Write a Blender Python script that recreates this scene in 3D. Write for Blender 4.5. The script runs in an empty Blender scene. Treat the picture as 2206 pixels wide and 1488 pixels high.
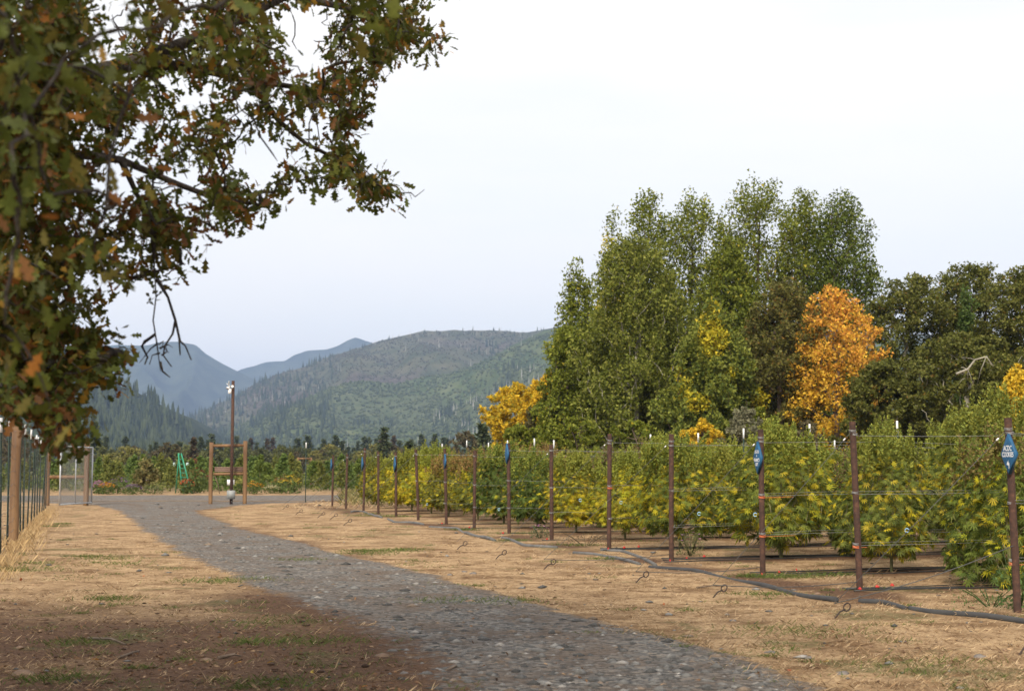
import bpy, math, random
import numpy as np
from mathutils import Vector, Matrix

R = math.radians
random.seed(7)
rng = np.random.default_rng(7)
scene = bpy.context.scene
C = scene.collection

# ------------------------------------------------------------------ camera
F_PX, CX, CY, HZ = 3064.0, 1103.0, 744.0, 1004.0
EYE = 1.63
PITCH = math.atan((HZ - CY) / F_PX)
cam_d = bpy.data.cameras.new('camera')
cam = bpy.data.objects.new('camera', cam_d); C.objects.link(cam)
cam.location = (0, 0, EYE)
cam.rotation_euler = (math.pi / 2 + PITCH, 0, 0)
cam_d.sensor_width = 36.0
cam_d.lens = 36.0 * F_PX / 2206.0
cam_d.clip_start = 0.1
cam_d.clip_end = 30000
cam_d.dof.use_dof = True
cam_d.dof.focus_distance = 21.0
cam_d.dof.aperture_fstop = 3.2
scene.camera = cam
scene.cycles.max_bounces = 6; scene.cycles.diffuse_bounces = 3; scene.cycles.glossy_bounces = 2; scene.cycles.transmission_bounces = 3
scene.render.resolution_x, scene.render.resolution_y = 1024, 690

# ------------------------------------------------------------------ light
SUN_EL, SUN_AZ = R(37), R(193)      # azimuth clockwise from +Y: behind the camera, a little to the left
world = bpy.data.worlds.new('World'); scene.world = world
world.use_nodes = True
wn, wl = world.node_tree.nodes, world.node_tree.links
wn.clear()
w_out = wn.new('ShaderNodeOutputWorld')
sky = wn.new('ShaderNodeTexSky'); sky.sky_type = 'NISHITA'; sky.sun_disc = False
sky.sun_elevation = SUN_EL; sky.sun_rotation = SUN_AZ
sky.air_density = 1.0; sky.dust_density = 2.0
b_sky = wn.new('ShaderNodeBackground'); b_sky.inputs['Strength'].default_value = 0.13
b_cl = wn.new('ShaderNodeBackground'); b_cl.inputs['Strength'].default_value = 0.80
tc = wn.new('ShaderNodeTexCoord')
mp = wn.new('ShaderNodeMapping'); mp.inputs['Scale'].default_value = (1.2, 1.2, 6.0)
nz = wn.new('ShaderNodeTexNoise'); nz.inputs['Scale'].default_value = 1.6
nz.inputs['Detail'].default_value = 7; nz.inputs['Roughness'].default_value = 0.55
cr = wn.new('ShaderNodeMapRange')
cr.inputs['From Min'].default_value = 0.33; cr.inputs['From Max'].default_value = 0.60
cr.inputs['To Min'].default_value = 0.80; cr.inputs['To Max'].default_value = 0.97
b_cl.inputs['Color'].default_value = (1.0, 0.97, 0.93, 1)
mxs = wn.new('ShaderNodeMixShader')
wl.new(tc.outputs['Generated'], mp.inputs['Vector']); wl.new(mp.outputs[0], nz.inputs['Vector'])
wl.new(nz.outputs['Fac'], cr.inputs['Value']); wl.new(cr.outputs[0], mxs.inputs[0])
wl.new(sky.outputs[0], b_sky.inputs['Color'])
wl.new(b_sky.outputs[0], mxs.inputs[1]); wl.new(b_cl.outputs[0], mxs.inputs[2])
wl.new(mxs.outputs[0], w_out.inputs['Surface'])

sun_d = bpy.data.lights.new('sun', 'SUN')
sun = bpy.data.objects.new('sun', sun_d); C.objects.link(sun)
sun_d.energy = 3.6; sun_d.angle = R(14); sun_d.color = (1.0, 0.90, 0.74)
sd = Vector((math.sin(SUN_AZ) * math.cos(SUN_EL), math.cos(SUN_AZ) * math.cos(SUN_EL), math.sin(SUN_EL)))
sun.rotation_euler = (-sd).to_track_quat('-Z', 'Y').to_euler()
sun.location = (-10, -30, 40)

vs = scene.view_settings
vs.view_transform = 'Standard'; vs.look = 'None'; vs.gamma = 1.0; vs.exposure = 0.66
vs.use_curve_mapping = False

# ------------------------------------------------------------------ helpers
def ray(px, py):
    a, b = (px - CX) / F_PX, (CY - py) / F_PX
    return np.array([a, math.cos(PITCH) - b * math.sin(PITCH), math.sin(PITCH) + b * math.cos(PITCH)])
def at(px, py, Y):
    """the point seen at photograph position px, py that lies Y metres ahead"""
    d = ray(px, py); t = Y / d[1]
    return np.array([d[0] * t, Y, EYE + d[2] * t])
def on_ground(px, py):
    d = ray(px, py); t = -EYE / d[2]
    return np.array([d[0] * t, d[1] * t, 0.0])
def project(P):
    P = np.asarray(P, float).reshape(-1, 3)
    y = P[:, 1]; z = P[:, 2] - EYE
    dep = y * math.cos(PITCH) + z * math.sin(PITCH)
    up = -y * math.sin(PITCH) + z * math.cos(PITCH)
    dd = np.where(np.abs(dep) < 1e-6, 1e-6, dep)
    return CX + F_PX * P[:, 0] / dd, CY - F_PX * up / dd, dep

def sstep(a, b, x):
    t = np.clip((x - a) / (b - a), 0, 1)
    return t * t * (3 - 2 * t)
def _h(ix, iy, s):
    n = (ix.astype(np.int64) * 374761393 + iy.astype(np.int64) * 668265263 + s * 974634541) & 0xffffffff
    n = ((n ^ (n >> 13)) * 1274126177) & 0xffffffff
    return ((n ^ (n >> 16)) & 0xffff) / 65535.0
def vnoise(x, y, s=0):
    x = np.asarray(x, float); y = np.asarray(y, float)
    ix, iy = np.floor(x), np.floor(y); fx, fy = x - ix, y - iy
    fx = fx * fx * (3 - 2 * fx); fy = fy * fy * (3 - 2 * fy)
    a, b = _h(ix, iy, s), _h(ix + 1, iy, s)
    c, d = _h(ix, iy + 1, s), _h(ix + 1, iy + 1, s)
    return (a + (b - a) * fx) * (1 - fy) + (c + (d - c) * fx) * fy
def fbm(x, y, s=0, o=4):
    v, a, t = 0, 1.0, 0
    for i in range(o):
        v = v + a * vnoise(x * 2 ** i + 13.7 * i, y * 2 ** i + 7.1 * i, s + i); t += a; a *= 0.5
    return v / t
def gh(x, y):
    """height of the near ground"""
    x = np.asarray(x, float); y = np.asarray(y, float)
    k = sstep(140, 90, y) * sstep(-60, -40, y)
    return (0.07 * (fbm(x / 5.0, y / 5.0, 3, 2) - 0.5) + 0.06 * (vnoise(x / 14, y / 14, 9) - 0.5)) * k
def g1(x, y): return float(gh(np.array([x]), np.array([y]))[0])

def mk(name, V, F, mat, parent=None, col=None, smooth=False):
    V = np.asarray(V, np.float32).reshape(-1, 3)
    me = bpy.data.meshes.new(name)
    groups = F if isinstance(F, list) else [F]
    groups = [np.asarray(g, np.int32) for g in groups if len(g)]
    loops = np.concatenate([g.ravel() for g in groups]) if groups else np.zeros(0, np.int32)
    tot = np.concatenate([np.full(len(g), g.shape[1], np.int32) for g in groups]) if groups else np.zeros(0, np.int32)
    me.vertices.add(len(V)); me.vertices.foreach_set('co', V.ravel())
    me.loops.add(len(loops)); me.loops.foreach_set('vertex_index', loops)
    me.polygons.add(len(tot))
    st = np.zeros(len(tot), np.int32); st[1:] = np.cumsum(tot)[:-1]
    me.polygons.foreach_set('loop_start', st); me.polygons.foreach_set('loop_total', tot)
    if smooth: me.polygons.foreach_set('use_smooth', np.ones(len(tot), bool))
    me.update(calc_edges=True)
    if col is not None:
        c = np.ones((len(V), 4), np.float32); c[:, :3] = np.asarray(col, np.float32).reshape(-1, 3) if np.ndim(col) > 1 else np.asarray(col, np.float32)
        a = me.color_attributes.new('Col', 'FLOAT_COLOR', 'POINT'); a.data.foreach_set('color', c.ravel())
    if mat is not None: me.materials.append(mat)
    o = bpy.data.objects.new(name, me); C.objects.link(o)
    if parent is not None: o.parent = parent
    return o
def tag(o, label=None, cat=None, group=None, kind=None):
    if label: o['label'] = label
    if cat: o['category'] = cat
    if group: o['group'] = group
    if kind: o['kind'] = kind
    return o
def thing(name, label, cat, loc=(0, 0, 0), rz=0.0, group=None):
    o = bpy.data.objects.new(name, None); C.objects.link(o)
    o.location = loc; o.rotation_euler = (0, 0, rz); o.empty_display_size = 0.2
    return tag(o, label, cat, group)
def dup(root, loc, rz=0.0, scale=None, label=None, group=None):
    r = root.copy(); C.objects.link(r); r.location = loc; r.rotation_euler = (0, 0, rz)
    if scale is not None: r.scale = scale
    if label: r['label'] = label
    if group: r['group'] = group
    for ch in list(root.children):
        c = ch.copy(); C.objects.link(c); c.parent = r
        for g in ch.children:
            d = g.copy(); C.objects.link(d); d.parent = c
    return r

class MB:
    """collects shapes that become one mesh"""
    def __init__(s): s.V, s.T, s.Q, s.n, s.c = [], [], [], 0, []
    def add(s, V, T=None, Q=None, col=None):
        V = np.asarray(V, float).reshape(-1, 3)
        s.V.append(V)
        if T is not None and len(T): s.T.append(np.asarray(T, np.int64).reshape(-1, 3) + s.n)
        if Q is not None and len(Q): s.Q.append(np.asarray(Q, np.int64).reshape(-1, 4) + s.n)
        if col is not None:
            col = np.asarray(col, float)
            s.c.append(np.broadcast_to(col, (len(V), 3)) if col.ndim == 1 else col)
        s.n += len(V)
    def box(s, c, d, rz=0.0, M=None, col=None):
        x, y, z = np.array(d) / 2.0
        v = np.array([[a * x, b * y, e * z] for e in (-1, 1) for a, b in ((-1, -1), (1, -1), (1, 1), (-1, 1))])
        if M is not None: v = v @ np.asarray(M).T
        elif rz:
            cz, sz = math.cos(rz), math.sin(rz); v = v @ np.array([[cz, -sz, 0], [sz, cz, 0], [0, 0, 1]]).T
        s.add(v + np.array(c), Q=[[3, 2, 1, 0], [4, 5, 6, 7], [0, 1, 5, 4], [1, 2, 6, 5], [2, 3, 7, 6], [3, 0, 4, 7]], col=col)
    def tube(s, P, r, n=6, cap=True, col=None, wob=0.0):
        P = np.asarray(P, float); m = len(P)
        r = np.broadcast_to(np.asarray(r, float), (m,))
        t = np.gradient(P, axis=0); t /= np.linalg.norm(t, axis=1, keepdims=True) + 1e-12
        ref = np.array([0, 0, 1.0]) if abs(t[:, 2]).mean() < 0.8 else np.array([1.0, 0.13, 0])
        a = np.cross(t, ref); a /= np.linalg.norm(a, axis=1, keepdims=True) + 1e-12
        b = np.cross(t, a)
        th = np.arange(n) * 2 * math.pi / n
        rr = r[:, None] * (1 + (rng.normal(0, wob, (m, n)) if wob else 0))
        V = P[:, None] + rr[..., None] * (np.cos(th)[None, :, None] * a[:, None] + np.sin(th)[None, :, None] * b[:, None])
        i = np.arange(m - 1)[:, None] * n; j = np.arange(n)[None]; k = (j + 1) % n
        Q = np.stack([i + j, i + k, i + n + k, i + n + j], -1).reshape(-1, 4)
        T = None
        V = V.reshape(-1, 3)
        if cap:
            V = np.concatenate([V, P[:1], P[-1:]])
            q = np.arange(n); w = (q + 1) % n
            T = np.concatenate([np.stack([w, q, np.full(n, m * n)], 1), np.stack([q + (m - 1) * n, w + (m - 1) * n, np.full(n, m * n + 1)], 1)])
        s.add(V, T, Q, col)
    def lathe(s, prof, c=(0, 0, 0), n=12, col=None):
        prof = np.asarray(prof, float); m = len(prof)
        th = np.arange(n) * 2 * math.pi / n
        V = np.stack([prof[:, None, 0] * np.cos(th), prof[:, None, 0] * np.sin(th), np.repeat(prof[:, 1:2], n, 1)], -1).reshape(-1, 3) + np.array(c)
        i = np.arange(m - 1)[:, None] * n; j = np.arange(n)[None]; k = (j + 1) % n
        s.add(V, None, np.stack([i + j, i + k, i + n + k, i + n + j], -1).reshape(-1, 4), col)
    def inst(s, bV, bF, M, P, col=None):
        """copies of a small base shape: rotation*scale M (N,3,3), place P (N,3), colour (N,3)"""
        N, k = len(P), len(bV)
        V = np.einsum('nij,kj->nki', M, bV) + P[:, None]
        F = (np.asarray(bF)[None] + (np.arange(N) * k)[:, None, None]).reshape(-1, len(bF[0]))
        c = None if col is None else np.repeat(np.asarray(col), k, 0)
        if len(bF[0]) == 3: s.add(V.reshape(-1, 3), F, None, c)
        else: s.add(V.reshape(-1, 3), None, F, c)
    def build(s, name, mat, parent=None, smooth=False):
        F = []
        if s.T: F.append(np.concatenate(s.T))
        if s.Q: F.append(np.concatenate(s.Q))
        return mk(name, np.concatenate(s.V), F, mat, parent, np.concatenate(s.c) if s.c else None, smooth)

def frames(d, up_jit=1.0, r=rng, nrm=None):
    """rotation matrices whose Y column is d, and whose Z column leans to nrm (or a random upward vector)"""
    d = d / (np.linalg.norm(d, axis=1, keepdims=True) + 1e-9)
    n = np.array([0, 0, 1.0]) + r.normal(0, up_jit, d.shape) if nrm is None else nrm
    x = np.cross(d, n); x /= np.linalg.norm(x, axis=1, keepdims=True) + 1e-9
    z = np.cross(x, d)
    return np.stack([x, d, z], -1)
def unit(n, r=rng):
    v = r.normal(0, 1, (n, 3)); return v / np.linalg.norm(v, axis=1, keepdims=True)

# ------------------------------------------------------------------ materials
def mat_new(name):
    m = bpy.data.materials.new(name); m.use_nodes = True
    nt = m.node_tree; p = nt.nodes['Principled BSDF']
    return m, nt, p
def noise_node(nt, scale, detail=4, rough=0.55, vec=None):
    n = nt.nodes.new('ShaderNodeTexNoise'); n.inputs['Scale'].default_value = scale
    n.inputs['Detail'].default_value = detail; n.inputs['Roughness'].default_value = rough
    if vec is not None: nt.links.new(vec, n.inputs['Vector'])
    return n
def ramp(nt, src, stops):
    n = nt.nodes.new('ShaderNodeValToRGB'); e = n.color_ramp.elements
    while len(e) < len(stops): e.new(0.5)
    for i, (p, c) in enumerate(stops):
        e[i].position = p; e[i].color = (*c, 1) if len(c) == 3 else c
    nt.links.new(src, n.inputs['Fac']); return n
def mixc(nt, fac, a, b, mode='MIX'):
    n = nt.nodes.new('ShaderNodeMix'); n.data_type = 'RGBA'; n.blend_type = mode
    for sock, v in ((n.inputs[0], fac), (n.inputs[6], a), (n.inputs[7], b)):
        if hasattr(v, 'is_output'): nt.links.new(v, sock)
        elif isinstance(v, (int, float)): sock.default_value = v
        else: sock.default_value = (*v, 1)
    return n.outputs[2]
def rough_mat(name, stops, scale=8, rough=0.8, bump=0.3, bscale=None, metal=0.0, detail=5, stretch=None, bdist=0.01):
    m, nt, p = mat_new(name)
    t = nt.nodes.new('ShaderNodeTexCoord'); vec = t.outputs['Object']
    if stretch:
        mm = nt.nodes.new('ShaderNodeMapping'); mm.inputs['Scale'].default_value = stretch
        nt.links.new(vec, mm.inputs['Vector']); vec = mm.outputs[0]
    n = noise_node(nt, scale, detail, 0.6, vec)
    r_ = ramp(nt, n.outputs['Fac'], stops)
    nt.links.new(r_.outputs[0], p.inputs['Base Color'])
    p.inputs['Roughness'].default_value = rough; p.inputs['Metallic'].default_value = metal
    if bump:
        n2 = noise_node(nt, bscale or scale * 4, 4, 0.6, vec)
        b = nt.nodes.new('ShaderNodeBump'); b.inputs['Strength'].default_value = bump; b.inputs['Distance'].default_value = bdist
        nt.links.new(n2.outputs['Fac'], b.inputs['Height']); nt.links.new(b.outputs[0], p.inputs['Normal'])
    return m
def leaf_mat(name, rough=0.55, trans=0.35, spec=0.3, obj_tint=False, nscale=0.0):
    """leaf colour comes from the per-leaf colour attribute; light passes through a little"""
    m, nt, p = mat_new(name)
    a = nt.nodes.new('ShaderNodeVertexColor'); a.layer_name = 'Col'
    col = a.outputs['Color']
    if obj_tint:
        oi = nt.nodes.new('ShaderNodeObjectInfo'); col = mixc(nt, 1.0, col, oi.outputs['Color'], 'MULTIPLY')
    if nscale:
        t = nt.nodes.new('ShaderNodeTexCoord'); n = noise_node(nt, nscale, 3, 0.6, t.outputs['Object'])
        r_ = ramp(nt, n.outputs['Fac'], [(0.3, (0.7, 0.7, 0.7)), (0.7, (1.2, 1.2, 1.2))])
        col = mixc(nt, 1.0, col, r_.outputs[0], 'MULTIPLY')
    nt.links.new(col, p.inputs['Base Color'])
    p.inputs['Roughness'].default_value = rough; p.inputs['Specular IOR Level'].default_value = spec
    tr = nt.nodes.new('ShaderNodeBsdfTranslucent'); nt.links.new(col, tr.inputs['Color'])
    mx = nt.nodes.new('ShaderNodeMixShader'); mx.inputs[0].default_value = trans
    out = nt.nodes['Material Output']
    nt.links.new(p.outputs[0], mx.inputs[1]); nt.links.new(tr.outputs[0], mx.inputs[2]); nt.links.new(mx.outputs[0], out.inputs['Surface'])
    return m
def col_mat(name, rough=0.9, spec=0.2):
    m, nt, p = mat_new(name)
    a = nt.nodes.new('ShaderNodeVertexColor'); a.layer_name = 'Col'
    t = nt.nodes.new('ShaderNodeTexCoord'); n = noise_node(nt, 30, 3, 0.6, t.outputs['Object'])
    r_ = ramp(nt, n.outputs['Fac'], [(0.3, (0.75, 0.75, 0.75)), (0.7, (1.15, 1.15, 1.15))])
    nt.links.new(mixc(nt, 1.0, a.outputs['Color'], r_.outputs[0], 'MULTIPLY'), p.inputs['Base Color'])
    p.inputs['Roughness'].default_value = rough; p.inputs['Specular IOR Level'].default_value = spec
    return m

M = {}
M['rust'] = rough_mat('rusty_steel', [(0.3, (0.028, 0.014, 0.010)), (0.55, (0.060, 0.028, 0.018)), (0.75, (0.125, 0.055, 0.030))], 14, 0.85, 0.3)
M['bark'] = rough_mat('bark', [(0.3, (0.028, 0.022, 0.018)), (0.55, (0.065, 0.052, 0.042)), (0.75, (0.17, 0.16, 0.125))], 11, 0.95, 1.0, 26, bdist=0.05)
M['bark_far'] = rough_mat('bark_far', [(0.3, (0.05, 0.036, 0.027)), (0.7, (0.14, 0.10, 0.075))], 2, 0.95, 0.6, 8, bdist=0.05)
M['bark_pale'] = rough_mat('lichen_bark', [(0.3, (0.16, 0.14, 0.11)), (0.7, (0.42, 0.40, 0.33))], 2, 0.95, 0.6, 8, bdist=0.05)
M['timber'] = rough_mat('round_timber', [(0.3, (0.10, 0.05, 0.022)), (0.6, (0.20, 0.112, 0.05)), (0.8, (0.28, 0.18, 0.095))], 5, 0.75, 0.4, 20, stretch=(1, 1, 0.12))
M['grey_wood'] = rough_mat('weathered_board', [(0.3, (0.11, 0.065, 0.05)), (0.7, (0.22, 0.145, 0.115))], 5, 0.9, 0.4, 20, stretch=(0.12, 1, 1))
M['wire'] = rough_mat('galvanised_wire', [(0.3, (0.22, 0.22, 0.22)), (0.7, (0.38, 0.38, 0.38))], 20, 0.5, 0, metal=0.5)
M['dark_wire'] = rough_mat('dark_steel_cable', [(0.3, (0.05, 0.05, 0.05)), (0.7, (0.11, 0.11, 0.11))], 20, 0.7, 0, metal=0.2)
M['galv'] = rough_mat('galvanised_tube', [(0.3, (0.38, 0.40, 0.42)), (0.7, (0.55, 0.57, 0.60))], 12, 0.5, 0, metal=0.4)
M['iron'] = rough_mat('dark_iron', [(0.3, (0.025, 0.018, 0.015)), (0.7, (0.07, 0.04, 0.03))], 20, 0.8, 0.3)
M['green_post'] = rough_mat('green_enamel', [(0.3, (0.008, 0.022, 0.016)), (0.7, (0.02, 0.045, 0.03))], 20, 0.6, 0.1)
M['white_tip'] = rough_mat('white_paint', [(0.3, (0.68, 0.68, 0.68)), (0.7, (0.85, 0.85, 0.85))], 20, 0.6, 0)
M['sign_blue'] = rough_mat('blue_paint', [(0.3, (0.006, 0.058, 0.135)), (0.7, (0.014, 0.10, 0.22))], 14, 0.65, 0.15)
M['letter'] = rough_mat('white_lettering', [(0.3, (0.5, 0.52, 0.55)), (0.7, (0.8, 0.8, 0.8))], 60, 0.8, 0)
M['pipe'] = rough_mat('grey_poly_pipe', [(0.3, (0.06, 0.058, 0.056)), (0.7, (0.14, 0.135, 0.13))], 5, 0.85, 0.2)
M['pipe_dark'] = rough_mat('dark_poly_pipe', [(0.3, (0.028, 0.028, 0.03)), (0.7, (0.055, 0.054, 0.054))], 5, 0.9, 0.2)
M['drip'] = rough_mat('black_drip_line', [(0.3, (0.010, 0.010, 0.011)), (0.7, (0.03, 0.03, 0.03))], 5, 0.5, 0)
M['red'] = rough_mat('red_plastic', [(0.3, (0.42, 0.015, 0.015)), (0.7, (0.6, 0.04, 0.03))], 20, 0.5, 0)
M['orange_twine'] = rough_mat('orange_twine', [(0.3, (0.55, 0.13, 0.04)), (0.7, (0.7, 0.22, 0.1))], 20, 0.7, 0)
M['pale_blue'] = rough_mat('pale_blue_tag', [(0.3, (0.25, 0.5, 0.75)), (0.7, (0.4, 0.65, 0.85))], 20, 0.5, 0)
M['ladder_green'] = rough_mat('green_ladder_paint', [(0.3, (0.015, 0.19, 0.11)), (0.7, (0.03, 0.28, 0.17))], 12, 0.5, 0)
M['box_grey'] = rough_mat('grey_box', [(0.3, (0.20, 0.21, 0.21)), (0.7, (0.27, 0.28, 0.28))], 8, 0.6, 0)
M['glass_dark'] = rough_mat('dark_glass', [(0.3, (0.01, 0.01, 0.012)), (0.7, (0.02, 0.02, 0.025))], 8, 0.15, 0)
M['roof_teal'] = rough_mat('pale_teal_roof', [(0.3, (0.32, 0.45, 0.43)), (0.7, (0.45, 0.58, 0.55))], 1, 0.5, 0)
M['barn_red'] = rough_mat('red_boards', [(0.3, (0.25, 0.03, 0.03)), (0.7, (0.38, 0.06, 0.05))], 1, 0.8, 0)
M['barn_wall'] = rough_mat('tan_wall', [(0.3, (0.38, 0.33, 0.27)), (0.7, (0.5, 0.45, 0.38))], 1, 0.8, 0)
M['stone'] = rough_mat('stone', [(0.3, (0.09, 0.08, 0.075)), (0.6, (0.17, 0.15, 0.135)), (0.8, (0.26, 0.23, 0.2))], 9, 0.9, 0.4)
M['tan_stone'] = rough_mat('tan_stone', [(0.3, (0.12, 0.075, 0.05)), (0.7, (0.27, 0.18, 0.12))], 9, 0.9, 0.4)
M['twig'] = rough_mat('twig', [(0.3, (0.08, 0.055, 0.04)), (0.7, (0.2, 0.15, 0.11))], 9, 0.9, 0.3)
M['oak_leaf'] = leaf_mat('oak_leaf', 0.55, 0.30, 0.22, nscale=9)
M['far_leaf'] = leaf_mat('tree_leaf', 0.6, 0.38, 0.16)
M['hemp_leaf'] = leaf_mat('hemp_leaf', 0.55, 0.40, 0.18, obj_tint=True)
M['hemp_bud'] = leaf_mat('hemp_bud', 0.8, 0.25, 0.08, obj_tint=True)
M['hemp_stem'] = rough_mat('hemp_stem', [(0.3, (0.10, 0.10, 0.035)), (0.7, (0.22, 0.20, 0.08))], 6, 0.7, 0.2)
M['grass'] = leaf_mat('grass_blade', 0.7, 0.25, 0.2)
M['petal'] = leaf_mat('flower_petal', 0.7, 0.3, 0.2)
M['conifer'] = leaf_mat('conifer_needles', 0.8, 0.1, 0.2)
M['gravel_stone'] = col_mat('gravel_stone', 0.85)
M['clod'] = col_mat('soil_clod', 0.95)
M['snag'] = rough_mat('bleached_wood', [(0.3, (0.26, 0.255, 0.25)), (0.7, (0.38, 0.37, 0.36))], 0.3, 0.9, 0)

# ================================================================== GROUND AND ROADS
ROW0 = np.array([5.64, 16.06]); LSLOPE = -0.3085
ROWDIR = np.array([1.0, 0.3085]) / math.hypot(1, 0.3085)
ALONG = np.array([-0.3085, 1.0]) / math.hypot(1, 0.3085)
def line_pt(px, dz=0.0):
    u = (px - CX) / F_PX
    Z = (ROW0[0] - LSLOPE * ROW0[1]) / (u - LSLOPE)
    return np.array([u * Z, Z])
POST_PX = [2180, 1845, 1638, 1443, 1310, 1188, 1097, 1022, 963, 903, 855, 817, 785, 747, 718]
POSTS = [line_pt(p) for p in POST_PX]

_L = [(960, 1500), (880, 1410), (735, 1330), (640, 1290), (540, 1242), (430, 1198), (340, 1150), (300, 1120), (268, 1098)]
_Rr = [(1735, 1490), (1600, 1430), (1450, 1385), (1300, 1350), (1150, 1310), (1000, 1265), (850, 1222), (700, 1190), (560, 1155), (470, 1130), (405, 1099)]
EL = np.array([on_ground(*p)[:2] for p in _L]); ER = np.array([on_ground(*p)[:2] for p in _Rr])
EL = np.vstack([[[1.6, -6], [0.55, 4]], EL, [[-17.6, 61], [-22, 64.5], [-27, 66.5]]])
ER = np.vstack([[[4.6, -6], [3.1, 4]], ER, [[-11.6, 60], [-10.4, 63.5], [-7.5, 66.5]]])
def xl(y): return np.interp(y, EL[:, 1], EL[:, 0])
def xr(y): return np.interp(y, ER[:, 1], ER[:, 0])
def road_mask(x, y):
    """1 on the gravel, falling to 0 over a few decimetres at its edges"""
    j = 0.5 * (fbm(x * 1.3, y * 1.3, 31, 3) - 0.5)
    d = np.minimum(x - xl(y), xr(y) - x) + j
    return sstep(-0.25, 0.3, d) * (y < 66.5)
def soil_mask(x, y):
    n = fbm(x / 2.2, y / 2.2, 21, 4); n2 = fbm(x / 0.7, y / 0.7, 25, 3)
    near = sstep(18.5, 12.0, y + 7.0 * (n - 0.5) + 3.5 * (n2 - 0.5) + 0.25 * x) * sstep(xr(y) - 0.2, xr(y) - 1.4, x)
    edge = 0.75 * np.exp(-((x - xl(y)) / 1.1) ** 2) * sstep(24, 16, y) + 0.55 * np.exp(-((x - xr(y) - .2) / 0.5) ** 2) * sstep(18, 26, y)
    s = (np.stack([x, y], -1) - ROW0)
    al = s @ ALONG; ac = s @ ROWDIR
    pipe = 0.8 * np.exp(-((ac + 0.45) / 0.55) ** 2) * sstep(0.35, 0.6, fbm(al / 1.6, ac / 1.2, 41, 2)) * sstep(-2, 0, al)
    rows = 0.85 * np.exp(-(((al / 3.14 + 0.5) % 1.0 - 0.5) * 3.14 / 0.65) ** 2) * sstep(0.2, 0.9, ac) * (al > -6) * (al < 48)
    return np.clip(np.maximum.reduce([near, edge, pipe, rows]) + 0.8 * (n2 - 0.5) + 0.9 * (n - 0.52), 0, 1)

def graded(lo, hi, step, outer, grow=1.28):
    a = list(np.arange(lo, hi + 1e-6, step))
    s, v = step, hi
    while v < outer[1]: s *= grow; v += s; a.append(min(v, outer[1]))
    s, v = step, lo
    while v > outer[0]: s *= grow; v -= s; a.insert(0, max(v, outer[0]))
    return np.array(a)
gx = graded(-24, 20, 0.30, (-15000, 15000)); gy = graded(6, 70, 0.30, (-8000, 15000))
X, Y = np.meshgrid(gx, gy)
nx, ny = len(gx), len(gy)
Zg = gh(X, Y)
ii = np.arange(nx - 1)[None] + nx * np.arange(ny - 1)[:, None]
FQ = np.stack([ii, ii + 1, ii + nx + 1, ii + nx], -1).reshape(-1, 4)
soil = soil_mask(X, Y)
green = sstep(0.60, 0.74, fbm(X / 0.9, Y / 0.9, 55, 3)) * 0.7 * sstep(70, 60, Y)
far = sstep(80, 120, Y)
gcol = np.stack([soil, np.maximum(green, 0), far], -1).reshape(-1, 3)

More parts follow.
